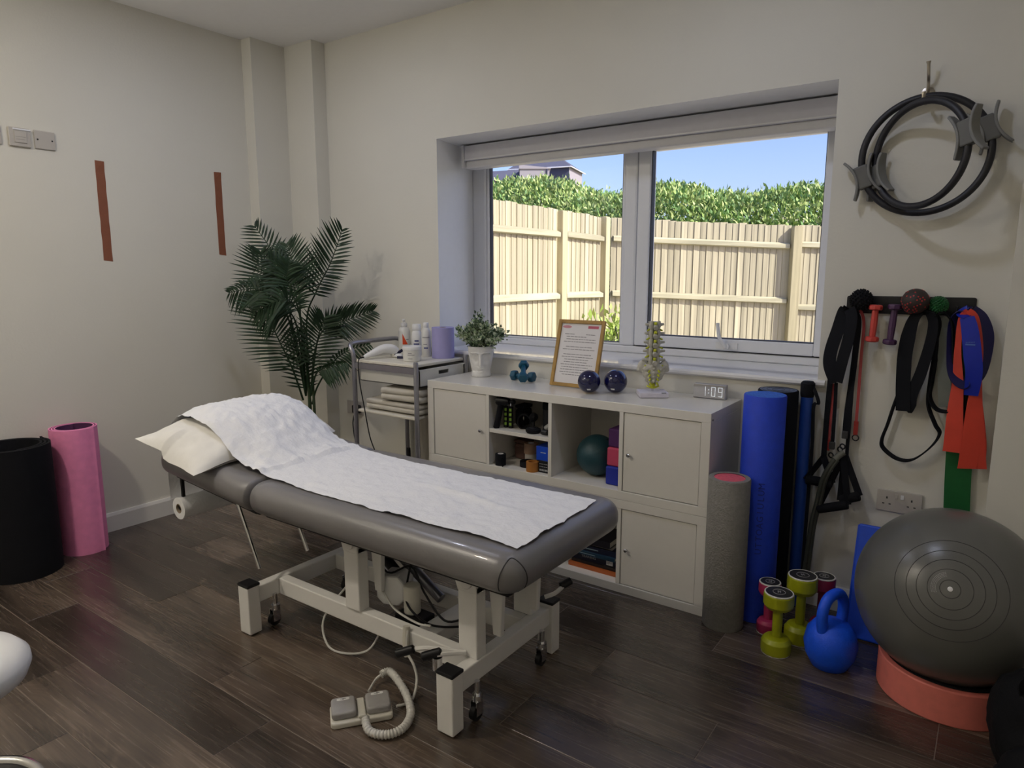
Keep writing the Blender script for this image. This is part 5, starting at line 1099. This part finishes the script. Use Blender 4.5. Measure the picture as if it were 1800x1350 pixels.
# ================================================================ RIGHT WALL: RINGS
hk = thing('wall_hook', 'metal coat hook carrying the two black exercise rings', 'hook', (0.592, YB, 2.0))
b = MB(); b.lathe([(0.022, 0), (0.022, 0.005), (0.008, 0.008)], 20, Matrix.Rotation(PI / 2, 4, 'X')); b.build('back_plate', NICKEL, hk)
b = MB(); b.tube(spline([(0, -0.006, 0.0), (0, -0.020, 0.035), (0, -0.040, 0.060), (-0.002, -0.050, 0.098)], 20), 0.006, 8, rfun=lambda u: 0.9 + 0.3 * (u > .9))
b.tube(spline([(0, -0.006, 0.0), (0, -0.020, -0.030), (0, -0.060, -0.045), (-0.004, -0.085, -0.035), (-0.004, -0.090, -0.010)], 20), 0.006, 8); b.build('prongs', NICKEL, hk)
RINGB = mat('ring_black', (0.012, 0.012, 0.017), 0.5); GRIPG = mat('ring_grip_grey', (0.13, 0.13, 0.12), 0.55); GRIPL = mat('ring_grip_pad', (0.20, 0.20, 0.19), 0.6)
def pring(label, c, R, yaw, pitch, angs):
    t = thing('exercise_ring', label, 'ring', c, group='black rings on the wall hook', rot=(pitch, 0, yaw))
    MB().torus((0, 0, 0), R, 0.0122, (0, 1, 0), 72, 12).build('hoop', RINGB, t, smooth=2)
    for a in angs:
        M = Matrix.Translation((R * math.cos(a), 0, R * math.sin(a))) @ Matrix.Rotation(-a, 4, 'Y')    # local x outwards, z along the hoop
        b = MB(); b.box(-0.024, 0.024, -0.017, 0.017, -0.042, 0.042, M); gr = b.build('grip', GRIPG, t, smooth=0, bevel=0.006)
        for s_ in (-1, 1):
            q = MB(); path = [M @ Vector((s_ * (0.022 + 0.026 * (k / 8) ** 2), 0, 0.073 * k / 8)) for k in range(-8, 9)]
            side = (M.to_3x3() @ Vector((0, 1, 0)))
            q.tube(path, 0.01, flat=(lambda u: 0.042 * (1 - 0.35 * abs(2 * u - 1) ** 4), 0.0095, side)); q.build('pad', GRIPL, gr, smooth=1.0, bevel=0.0025)
pring('larger black exercise ring hanging behind, its grips furthest apart', (0.600, 0.342, 1.785), 0.198, 0.0, 0.0, (math.radians(198), math.radians(21)))
pring('smaller black exercise ring hanging in front on the hook', (0.592, 0.262, 1.778), 0.174, math.radians(-33), 0.0, (math.radians(199), math.radians(14)))

# ================================================================ RIGHT WALL: RACK AND STRAPS
rk = thing('wall_rack', 'long black metal rack plate holding straps and small weights', 'rack', (0.592, YB, 1.255))
b = MB(); b.slab(-0.209, 0.209, -0.033, 0.033, 0, 0.006, 0.008, 0.0005, 4, Matrix.Rotation(PI / 2, 4, 'X')); b.build('back_plate', BLK, rk, smooth=0.5)
pegs = [-0.175, -0.135, -0.095, -0.055, -0.030, -0.002, 0.035, 0.068, 0.115, 0.155]
for x in pegs: MB().tube(spline([(x, -0.005, -0.012), (x, -0.040, -0.014), (x, -0.052, -0.010), (x, -0.056, 0.004)], 10), 0.004, 7).build('peg', BLK, rk)
def wpt(X, Y, y=0.345): return at(1400 + X / 2.935, 480 + Y / 2.935, 'y', y)
def spiky(label, px, py, r, m, n, spike, dots=None, y=None):
    c = at(px, py, 'y', YB - 0.010 - r if y is None else y); t = thing('massage_ball', label, 'ball', c, group='massage balls on the wall rack')
    MB().sphere((0, 0, 0), r, 28, 18).build('body', m, t, smooth=3); b = MB(); dt = MB(); g0 = random.Random(5); ga = PI * (3 - math.sqrt(5))
    for k in range(n):
        z = 1 - 2 * (k + .5) / n; q = math.sqrt(1 - z * z); d = Vector((q * math.cos(ga * k), q * math.sin(ga * k), z))
        if dots: 
            if d.y < 0.2 and g0.random() < (0.55 if d.z < 0.45 and abs(d.x) < 0.6 else 0.15): dt.cyl(d * r * 0.97, d * (r + 0.0008), 0.0028, seg=8)
        else: b.cyl(d * r * 0.95, d * (r + spike), spike * 0.75, spike * 0.3, 7)
    if dots: dt.build('dots', dots, t, smooth=0)
    else: b.build('spikes', m, t)
spiky('black knobbly massage ball at the left end of the rack', 1514, 527, 0.036, BLKF, 130, 0.006)
spiky('brown-black massage ball with red dots on the rack', 1609, 530, 0.046, mat('dark_brown_ball', (0.03, 0.020, 0.018), 0.6), 260, 0, mat('red_dots', S(190, 50, 50), 0.5))
spiky('small green spiky massage ball on the rack', 1649, 537, 0.028, mat('green_rubber', (0.012, 0.11, 0.028), 0.5), 170, 0.006)
def mini_db(label, pt, pb, m):
    a, b_ = at(*pt, 'y', 0.325), at(*pb, 'y', 0.325); mid = (a + b_) / 2; ax = (a - b_).normalized(); L = (a - b_).length
    t = thing('mini_dumbbell', label, 'dumbbell', mid, group='mini dumbbells hung on the rack'); t.rotation_euler = ax.to_track_quat('X', 'Z').to_euler()
    Rx = Matrix.Rotation(PI / 2, 4, 'Y')
    for s_ in (-1, 1):
        b = MB(); b.lathe([(0.019, -0.010), (0.024, -0.006), (0.024, 0.006), (0.019, 0.010)], 8, Matrix.Translation((s_ * (L / 2 - 0.010), 0, 0)) @ Rx); b.build('head', m, t, smooth=0.3, bevel=0.0015)
    b = MB(); b.lathe([(0.011, -L / 2 + 0.018), (0.0125, 0), (0.011, L / 2 - 0.018)], 8, Rx); b.build('handle', m, t, smooth=0.4)
mini_db('coral red mini dumbbell hanging from the rack', (1540, 536), (1532, 601), mat('coral_vinyl', S(206, 70, 62), 0.4))
mini_db('purple mini dumbbell hanging from the rack', (1574, 535), (1563, 606), mat('purple_vinyl', S(74, 42, 80), 0.42))
def ribbon(name, label, cat, pts, width, m, y=0.345, th=0.0025, side=(1, 0, 0), n=60, group=None, parent=None, closed=False, own=True):
    P = spline([wpt(p[0], p[1], p[2] if len(p) > 2 else y) for p in pts], n)
    b = MB(); b.tube(P, 0.01, flat=(width, th, side)); o = b.build(name, m, parent, smooth=0.8)
    if label: tag(o, label, cat, group)
    return o
def S3(x, y, z): return Vector((x, y, z))
# suspension trainer: wide loop, two long straps and two triangular handles
ss = thing('suspension_trainer', 'black suspension straps with triangular handles at the left end of the rack', 'strap', (0, 0, 0))
ribbon('loop_band', None, None, [(272, 185, .315), (245, 205, .33), (215, 290, .335), (178, 400, .33), (172, 480, .325), (203, 565, .32)], 0.050, BLKW, parent=ss, side=(1, -0.25, 0.1))
ribbon('loop_band', None, None, [(272, 185, .315), (285, 230, .305), (270, 330, .30), (240, 440, .305), (208, 562, .315)], 0.042, BLKW, parent=ss, side=(1, -0.2, 0.3))
ribbon('strap', None, None, [(285, 190, .33), (318, 240, .35), (305, 400, .352), (285, 560, .352), (262, 720, .35), (250, 850, .35)], 0.022, BLKW, parent=ss)
ribbon('strap', None, None, [(175, 545, .345), (160, 700, .352), (148, 850, .352), (138, 975, .35)], 0.020, BLKW, parent=ss)
ribbon('strap', None, None, [(205, 565, .33), (198, 700, .34), (188, 850, .342), (183, 900, .342)], 0.013, BLKW, parent=ss)
ribbon('strap', None, None, [(290, 560, .345), (275, 760, .345), (262, 900, .345), (258, 980, .345)], 0.013, BLKW, parent=ss)
def buckle(X, Y, y, w_=0.022, h_=0.03): 
    p = wpt(X, Y, y); MB().box(p.x - w_ / 2, p.x + w_ / 2, p.y - 0.006, p.y + 0.006, p.z - h_ / 2, p.z + h_ / 2).build('buckle', mat('dark_grey_stitch', (0.05, 0.048, 0.045), 0.7), ss, smooth=0, bevel=0.003)
buckle(250, 835, .34); buckle(183, 890, .336)
def tri_handle(a, bl, br, r_grip, y):
    A, B, Cc = wpt(*a, y), wpt(*bl, y - 0.02), wpt(*br, y - 0.02)
    for q in (B, Cc): MB().tube([A, A.lerp(q, .5), q], 0.01, flat=(0.026, 0.003, (0.8, 0.6, 0.2))).build('handle_strap', BLKW, ss, smooth=0.8)
    MB().cyl(B, Cc, r_grip, seg=14).build('foam_grip', BLKF, ss, bevel=0.004)
tri_handle((140, 950), (48, 1065), (185, 1085), 0.019, .335)
tri_handle((240, 950), (108, 1218), (265, 1195), 0.018, .325)
tri_handle((250, 940), (225, 1172), (325, 1150), 0.019, .345)
for X, Y in ((238, 895), (178, 940), (225, 910)):
    p = wpt(X, Y, .335); MB().torus(p, 0.010, 0.0028, (0.4, 1, 0.1), 20, 7).build('carabiner', BLK, ss, smooth=2)
# salmon-red strap with ring
PKB = mat('salmon_strap', S(170, 66, 66), 0.6); PKD = mat('red_strap_end', S(160, 44, 36), 0.6)
rs = thing('stretch_strap', 'thin salmon-red strap with a small black ring at its end', 'strap', (0, 0, 0))
ribbon('band', None, None, [(330, 190, .335), (348, 260, .352), (335, 420, .356), (320, 620, .356), (308, 770, .356)], 0.0105, PKB, parent=rs)
ribbon('band_end', None, None, [(309, 765, .356), (306, 800, .356), (303, 835, .356)], 0.016, PKD, parent=rs, th=0.004)
p = wpt(304, 850, .356); MB().torus(p, 0.0115, 0.0022, (0.1, 1, 0), 24, 7).build('ring', BLK, rs, smooth=2)
rs2 = thing('stretch_strap', 'salmon-red strap half hidden between the black suspension straps', 'strap', (0, 0, 0))
ribbon('band', None, None, [(190, 570, .356), (180, 700, .357), (168, 850, .357), (160, 915, .357)], 0.011, PKB, parent=rs2)
ribbon('band_end', None, None, [(166, 860, .356), (160, 915, .356)], 0.014, PKD, parent=rs2, th=0.004, n=10)
# grey-green resistance tube running to the floor
rt = thing('resistance_tube', 'grey-green resistance tube hanging to the floor beside the blue pole', 'tube', (0, 0, 0)); TUBG = mat('tube_grey_green', (0.055, 0.06, 0.045), 0.5)
P = spline([wpt(228, 935, .325), wpt(185, 975, .30), wpt(135, 1060, .29), wpt(105, 1180, .30), wpt(75, 1300, .305), at(1416, 990, 'y', .31), at(1408, 1045, 'y', .30)], 60)
MB().tube(P, 0.0085, 10).build('tube', TUBG, rt); MB().tube([p + Vector((0.012, 0.004, 0)) for p in P[8:]], 0.0075, 10).build('tube', TUBG, rt)
MB().tube([P[0] + Vector((.012, 0, .01)), P[3], P[8]], 0.012, 12).build('sleeve', mat('tube_sleeve', (0.16, 0.16, 0.13), 0.6), rt)
# black loops in the middle
bb_ = thing('loop_band', 'wide flat black band folded to a point, middle of the rack', 'band', (0, 0, 0))
def vrib(pts, wf, m, par, name, y=.345, side=(1, 0, 0), th=0.0022, n=60):
    P = spline([wpt(*p) if len(p) > 2 else wpt(*p, y) for p in pts], n); b = MB(); b.tube(P, .01, flat=(wf, th, side)); return b.build(name, m, par, smooth=0.8)
vrib([(700, 215, .32), (650, 200, .322), (600, 250, .332), (562, 400, .336), (550, 560, .336), (549, 712, .334)], lambda u: 0.016 + 0.036 * min(1, max(0, (u - .12) / .4)), BLKF, bb_, 'left_run', side=(1, -0.35, 0))
vrib([(585, 722, .334), (590, 640, .328), (640, 520, .322), (690, 360, .32), (705, 260, .32), (690, 208, .32)], lambda u: 0.012 + 0.034 * min(1, max(0, u / .12)) * (1 - 0.45 * u), BLKF, bb_, 'right_run', side=(1, -0.3, 0.35))
tb = tag(vrib([(720, 215, .322), (738, 270, .34), (715, 400, .35), (688, 560, .352), (680, 680, .352), (715, 780, .350), (738, 830, .348), (690, 900, .346), (600, 962, .344), (520, 958, .346), (450, 905, .350), (440, 860, .352), (470, 780, .354), (500, 690, .354), (545, 560, .354), (580, 400, .352), (600, 260, .345), (660, 195, .335), (715, 205, .325)], 0.020, BLKF, None, 'resistance_loop', side=(0.35, 1, 0.25), th=0.0055, n=140), 'long thin black resistance loop hanging lowest in the middle of the rack', 'band')
tb2 = tag(vrib([(725, 220, .325), (720, 420, .345), (700, 560, .348), (688, 640, .348), (720, 700, .346), (780, 715, .345), (818, 690, .348), (822, 600, .352), (812, 430, .352), (806, 260, .345), (770, 205, .335), (728, 205, .325)], 0.022, BLKF, None, 'resistance_loop', side=(0.35, 1, 0.25), th=0.0055, n=110), 'short black resistance loop around the grey band, left of the orange band', 'band')
gb = tag(vrib([(770, 225, .350), (765, 400, .352), (762, 560, .352), (764, 690, .353)], lambda u: 0.046 - 0.008 * u, mat('pale_green_band', (0.17, 0.185, 0.165), 0.6), None, 'stretch_band', n=30), 'pale grey-green stretch band hanging flat behind the short black loop', 'band')
# orange, blue and green bands at the right
ORB = mat('orange_latex', S(214, 66, 46), 0.5, var=0.08, scale=12); BLB = mat('blue_latex', S(14, 40, 170), 0.45); NVB = mat('navy_latex', S(16, 14, 74), 0.5); GNB = mat('green_latex', S(18, 96, 44), 0.55)
og = thing('stretch_band', 'long orange latex band folded over the right end of the rack', 'band', (0, 0, 0))
vrib([(885, 195, .315), (850, 240, .325), (832, 400, .332), (832, 560, .332), (818, 720, .330), (808, 925, .328)], lambda u: 0.020 + 0.048 * max(0, (u - .35) / .65) ** 1.2, ORB, og, 'left_tail', side=(1, -0.25, 0))
vrib([(885, 195, .315), (925, 240, .318), (945, 400, .325), (930, 560, .325), (918, 700, .322), (912, 850, .318), (905, 1010, .318)], lambda u: 0.022 + 0.070 * max(0, (u - .4) / .6) ** 1.1, ORB, og, 'right_tail', side=(1, 0.35, 0.08))
vrib([(945, 640, .330), (958, 780, .332), (962, 900, .332), (948, 1005, .330)], lambda u: 0.012 + 0.020 * u, ORB, og, 'folded_edge', side=(1, 0.8, 0), n=20)
bf = thing('loop_band', 'bright blue loop band with small pale print in front of the orange band', 'band', (0, 0, 0))
fo = vrib([(880, 228, .305), (895, 300, .298), (908, 420, .295), (915, 520, .298), (900, 632, .310)], lambda u: 0.042 + 0.012 * math.sin(u * PI), BLB, bf, 'front_run', side=(1, 0.05, 0))
vrib([(880, 228, .305), (850, 210, .33), (870, 190, .345), (900, 188, .34)], 0.030, BLB, bf, 'over_peg', side=(1, -0.3, 0), n=20)
PALE = mat('pale_blue_print', (0.10, 0.20, 0.55), 0.5); q = wpt(896, 365, .292)
b = MB(); g = random.Random(1)
for k in range(6): b.box(q.x - 0.013 + k * 0.0046, q.x - 0.0098 + k * 0.0046, q.y - 0.0008, q.y - 0.0002, q.z + 0.002 + k * 0.0005, q.z + 0.0046 + k * 0.0005)
b.box(q.x - 0.014, q.x + 0.015, q.y - 0.0008, q.y - 0.0002, q.z - 0.006, q.z - 0.0012); b.build('print', PALE, bf, smooth=0)
nb = tag(vrib([(905, 195, .325), (955, 235, .335), (985, 320, .340), (975, 420, .335), (945, 520, .325), (895, 575, .318), (845, 565, .322), (812, 510, .338), (806, 400, .352), (815, 260, .350), (850, 200, .342), (900, 188, .333)], 0.042, NVB, None, 'loop_band', side=(1, 0.6, 0.5), th=0.003, n=110), 'dark navy loop band bulging to the right of the orange band', 'band')
gt = thing('stretch_band', 'green latex band hanging lowest, its end behind the gym ball', 'band', (0, 0, 0))
vrib([(880, 240, .352), (868, 500, .356), (860, 700, .358), (842, 900, .360), (830, 1100, .362), (822, 1320, .364)], lambda u: 0.030 + 0.052 * min(1, u / .55), GNB, gt, 'tail', side=(1, 0, 0))
vrib([(875, 610, .335), (872, 760, .340), (868, 905, .345)], 0.020, BLKF, gt, 'dark_strip', n=14)

# double socket
so_ = thing('wall_socket', 'white double wall socket with switches under the hanging straps', 'socket', (0.621, YB, 0.5015))
b = MB(); b.slab(-0.077, 0.077, -0.043, 0.043, 0, 0.010, 0.006, 0.003, 4, Matrix.Rotation(PI / 2, 4, 'X')); b.build('faceplate', SOCK, so_, smooth=0.6)
for s_ in (-1, 1):
    for dx, dz, w2, h2 in ((0, 0.012, 0.0025, 0.0045), (-0.011, -0.012, 0.0038, 0.002), (0.011, -0.012, 0.0038, 0.002)): MB().box(s_ * 0.042 + dx - w2, s_ * 0.042 + dx + w2, -0.0106, -0.0098, dz - h2, dz + h2).build('pin_hole', SOCKD, so_, smooth=0)
    MB().box(s_ * 0.010 - 0.006, s_ * 0.010 + 0.006, -0.0135, -0.0095, 0.012, 0.030).build('rocker', UPVC if s_ > 0 else SOCK, so_, smooth=0, bevel=0.0015)

# ================================================================ RIGHT FLOOR CORNER
t = thing('foam_roller', 'textured grey foam roller with a pink core standing by the cabinet', 'roller', (0.084, -0.004, 0), group='rollers standing beside the cabinet')
GRF = mat('grey_eva_foam', (0.235, 0.225, 0.205), 0.85, var=0.1, scale=60, bump=0.5, bscale=150); PKF = mat('pink_foam', S(222, 96, 112), 0.85, var=0.12, scale=90, bump=0.3, bscale=200)
MB().lathe([(0.058, 0), (0.076, 0), (0.0785, 0.004), (0.0785, 0.598), (0.076, 0.602), (0.058, 0.602)], 48, cap=False).build('shell', GRF, t, smooth=0.7); MB().lathe([(0.0001, 0.001), (0.058, 0.001), (0.058, 0.600), (0.0001, 0.600)], 40, cap=False).build('core', PKF, t, smooth=0.7)
t = thing('foam_roller', 'tall blue foam roller with embossed lettering behind the grey roller', 'roller', (0.160, 0.142, 0), group='rollers standing beside the cabinet')
MB().lathe([(0.0001, 0), (0.0775, 0), (0.079, 0.003), (0.079, 0.907), (0.0765, 0.911), (0.0001, 0.911)], 48, cap=False).build('body', BLUEF, t, smooth=0.7)
MB().lathe([(0.0001, 0.9113), (0.074, 0.9113)], 40, cap=False).build('top_face', mat('blue_foam_cut', S(50, 105, 205), 0.85, var=0.25, scale=140, bump=0.4, bscale=250), t)
BLE = mat('blue_embossed', S(14, 34, 128), 0.6)
cu_ = 'UTTOAGIULUM'                                     # embossed, hardly legible in the photo
for k, ch in enumerate(cu_):
    a_ = math.radians(-90 + 20); M = Matrix.Rotation(a_ + PI / 2, 4, 'Z') @ Matrix.Translation((0, -0.0786, 0.30 + k * 0.0265)) @ FACE_Y @ Matrix.Rotation(PI / 2, 4, 'Z')
    text(t, ch, 0.034, BLE, M, 'letter', 0.0008)
t = thing('foam_roller', 'tall black foam roller half hidden behind the blue roller', 'roller', (0.168, 0.299, 0), group='rollers standing beside the cabinet')
MB().lathe([(0.0001, 0), (0.0765, 0), (0.078, 0.003), (0.078, 0.905), (0.075, 0.909), (0.0001, 0.909)], 44, cap=False).build('body', BLKF, t, smooth=0.7)
MB().lathe([(0.0001, 0.9093), (0.071, 0.9093)], 36, cap=False).build('top_face', mat('slate_foam_cut', (0.13, 0.16, 0.24), 0.8, var=0.3, scale=120), t)
for r in (0.025, 0.045, 0.062): MB().torus((0, 0, 0.9095), r, 0.0012, seg=40, ts=5).build('spiral_line', BLK, t)
t = thing('pilates_bar', 'slim blue pole with black strap wrapped over its top', 'pole', (0.272, 0.332, 0))
MB().cyl((0, 0, 0), (0, 0, 0.925), 0.0235, seg=24).build('pole', mat('blue_pole', S(24, 66, 152), 0.45), t)
MB().lathe([(0.0245, 0.885), (0.027, 0.90), (0.027, 0.940), (0.020, 0.948), (0.0001, 0.949)], 20, cap=False).build('strap_cap', BLKW, t)
MB().tube(spline([(0.020, -0.010, 0.93), (0.036, -0.014, 0.90), (0.046, -0.012, 0.865), (0.030, -0.016, 0.85), (0.034, -0.014, 0.70), (0.032, -0.012, 0.45), (0.030, -0.012, 0.15)], 40), 0.01, flat=(0.013, 0.003, (1, 0, 0))).build('loose_strap', BLKW, t, smooth=1)
MB().cyl((-0.048, -0.0, 0.0), (-0.048, 0.0, 0.80), 0.008).build('grey_rod', mat('dark_grey_rod', (0.10, 0.10, 0.10), 0.5), t)
def db_up(label, c, r, h, m, rz, plain=False):
    t = thing('dumbbell', label, 'dumbbell', c, rz, 'coloured dumbbells standing on end'); hh = h * 0.27
    WR = mat('white_rim', (0.70, 0.69, 0.64), 0.45); CAPM = mat('charcoal_cap', (0.03, 0.03, 0.032), 0.4)
    for z0, up in ((0.0, -1), (h - hh, 1)):
        b = MB(); pr_ = [(r * 0.93, 0.0), (r, 0.006), (r, hh * 0.72), (r * 0.80, hh * 0.94), (0.018, hh)]
        pr_ = pr_ if up < 0 else [(a, hh - z) for a, z in pr_][::-1]
        b.lathe(pr_, 14, Matrix.Translation((0, 0, z0))); hd = b.build('head', m, t, smooth=0.45, bevel=0.0015)
        zc = 0.0008 if up < 0 else h
        MB().torus((0, 0, zc + (0.001 if up < 0 else -0.001)), r * 0.90, 0.0032, seg=40, ts=8).build('rim', WR, hd, smooth=2)
        if up > 0:
            MB().lathe([(r * 0.89, h - 0.001), (r * 0.87, h + 0.0015), (0.0001, h + 0.002)], 36).build('end_disc', CAPM, hd, smooth=0.4)
            b = MB(); b.torus((0, 0, h + 0.0021), r * 0.40, 0.0011, seg=30, ts=6); M = Matrix.Translation((0, 0, h + 0.002))
            for x in (-0.004, 0.004): b.box(x - 0.0015, x + 0.0015, -0.008, 0.008, 0, 0.0012, M)
            b.add([(-0.0055, 0.008, 0.0012 + h + .002), (-0.0025, 0.008, 0.0012 + h + .002), (0.0055, -0.008, 0.0012 + h + .002), (0.0025, -0.008, 0.0012 + h + .002)], [(0, 1, 2, 3)])
            b.build('badge', mat('badge_grey', (0.30, 0.30, 0.31), 0.45), hd, smooth=0)
    MB().lathe([(0.0165, hh - 0.004), (0.0175, h / 2), (0.0165, h - hh + 0.004)], 18).build('handle', m, t); return t
db_up('lime green dumbbell on end, nearest and beside the kettlebell', (0.312, -0.095, 0), 0.053, 0.232, LIME, 0.3)
db_up('lime green dumbbell on end behind the other lime one', (0.362, 0.035, 0), 0.054, 0.262, LIME, 0.5)
db_up('pink dumbbell on end against the blue roller', (0.247, 0.035, 0), 0.041, 0.205, PINKD, 0.2)
db_up('dark pink dumbbell on end behind the rear lime dumbbell', (0.418, 0.135, 0), 0.042, 0.235, MAROON, 0.1)
kb = thing('kettlebell', 'bright blue kettlebell with a tall loop handle', 'kettlebell', (0.490, -0.075, 0), math.radians(68))
KBM = mat('kettlebell_blue', S(20, 88, 238), 0.5, bump=0.15, bscale=220)
MB().lathe([(0.052, 0), (0.060, 0.003), (0.082, 0.045), (0.0885, 0.085), (0.080, 0.130), (0.058, 0.160), (0.0001, 0.172)], 44).build('bell', KBM, kb, smooth=1.4)
hp = spline([(-0.052, 0, 0.135), (-0.062, 0, 0.185), (-0.058, 0, 0.228), (-0.036, 0, 0.258), (0, 0, 0.267), (0.036, 0, 0.258), (0.058, 0, 0.228), (0.062, 0, 0.185), (0.052, 0, 0.135)], 50)
MB().tube(hp, 0.0185, 18).build('handle', KBM, kb, smooth=2)
t = thing('folded_mat', 'folded bright blue mat leaning on the wall behind the gym ball', 'mat', (0.500, 0.165, 0.005), rot=(math.radians(-17), 0, 0))
for k in range(2): MB().box(0, 0.31, k * 0.0262, k * 0.0262 + 0.025, 0, 0.43).build('layer', BLUEK, t, smooth=0, bevel=0.006)
MB().tube([(0.0, 0.0125, 0.004), (0, 0.0125, 0.424)], 0.004, 6).build('piping', BLUEK, t)
# ring base and gym ball
t = thing('ball_base', 'salmon pink ring holding the gym ball off the floor', 'ring', (0.838, -0.025, 0))
MB().lathe([(0.172, 0), (0.200, 0), (0.203, 0.004), (0.203, 0.112), (0.200, 0.116), (0.172, 0.116), (0.172, 0)], 64, cap=False).build('wall', PINKR, t, smooth=0.6)
MB().lathe([(0.168, 0.0), (0.172, 0.0), (0.174, 0.118), (0.186, 0.1185), (0.186, 0.1215), (0.168, 0.1215), (0.168, 0)], 56, cap=False).build('rubber_lining', BLKF, t, smooth=0.6)
gbz = 0.1215 + math.sqrt(0.278 ** 2 - 0.170 ** 2)
axis = (CAM - Vector((0.822, -0.025, gbz))).normalized(); axis = (axis + Vector((0.0, 0, 0.06))).normalized()
gy = thing('gym_ball', 'large dark grey gym ball resting in the salmon ring', 'ball', (0.822, -0.025, gbz)); gy.rotation_euler = axis.to_track_quat('Z', 'Y').to_euler()
R_ = 0.278; prof = []; grooves = [0.094, 0.21, 0.315, 0.42, 0.55]
for k in range(181):
    th = PI * k / 180; d = sum(0.0011 * math.exp(-((th - q) / 0.006) ** 2) for q in grooves); prof.append((th, R_ - d))
ths = sorted(set([PI * k / 90 for k in range(91)] + [q + o for q in grooves for o in (-0.008, -0.004, 0, 0.004, 0.008)]))
b = MB(); b.lathe([(max(1e-5, R_ * math.sin(a)), -R_ * math.cos(a)) for a in [PI - t_ for t_ in ths][::-1]], 72, cap=False); b.build('shell', GYM, gy, smooth=3)
b = MB()
for q in grooves: b.torus((0, 0, R_ * math.cos(q)), R_ * math.sin(q), 0.0009, seg=72, ts=6)
b.build('moulded_rings', mat('ring_groove', (0.028, 0.028, 0.026), 0.5), gy, smooth=2)
MB().lathe([(0.007, R_ - 0.002), (0.007, R_ + 0.0012), (0.0055, R_ + 0.002), (0.0001, R_ + 0.002)], 20).build('plug', WPLAST, gy)
# arc of small print beside the valve
b = MB(); g = random.Random(4); up_l = gy.rotation_euler.to_matrix().inverted() @ Vector((0, 0, 1)); a0 = math.atan2(up_l.y, up_l.x)
for rr in (0.128, 0.142, 0.156, 0.170):
    a = a0 + math.radians(18)
    while a < a0 + math.radians(112):
        w_ = g.uniform(0.03, 0.10)
        q = [Vector((math.sin(r2) * math.cos(aa), math.sin(r2) * math.sin(aa), math.cos(r2))) * (R_ + 0.0009) for r2, aa in ((rr, a), (rr, a + w_), (rr + 0.008, a + w_), (rr + 0.008, a))]; b.add(q, [(0, 1, 2, 3)]); a += w_ + 0.03
b.build('print', mat('ball_print', (0.30, 0.30, 0.29), 0.6), gy, smooth=0)
# black bag in the bottom right corner
bg_ = thing('holdall', 'soft black bag in the dark bottom right corner', 'bag', (1.10, -0.36, 0))
def blob(u, v, sx_, sy_, sz_, sd):
    a = 2 * PI * u; ph = PI * v; d = Vector((math.sin(ph) * math.cos(a), math.sin(ph) * math.sin(a), -math.cos(ph))); n = 1 + 0.13 * noise.noise(d * 1.7 + Vector((sd, 0, 0))) + 0.05 * noise.noise(d * 4.5 + Vector((sd, 3, 0)))
    return (d.x * sx_ * n, d.y * sy_ * n, max(0.0, sz_ * 0.92 + d.z * sz_ * n))
BAGM = mat('black_nylon', (0.0045, 0.0045, 0.0055), 0.8, spec=0.2, bump=0.2, bscale=120)
b = MB(); b.grid(lambda u, v: blob(u, v, 0.16, 0.19, 0.17, 1.0), 40, 26); b.build('body', BAGM, bg_, smooth=2)
b = MB(); b.grid(lambda u, v: blob(u, v, 0.11, 0.12, 0.10, 5.0), 32, 20, Matrix.Translation((-0.02, -0.17, 0))); b.build('end_pocket', BAGM, bg_, smooth=2)
b = MB(); b.tube(spline([(-0.08, -0.06, 0.26), (-0.09, -0.08, 0.33), (0.0, -0.03, 0.37), (0.06, 0.02, 0.35), (0.07, 0.03, 0.28)], 30), 0.01, flat=(0.03, 0.004, (0.4, 1, 0))); b.build('handle', BLKW, bg_, smooth=1)
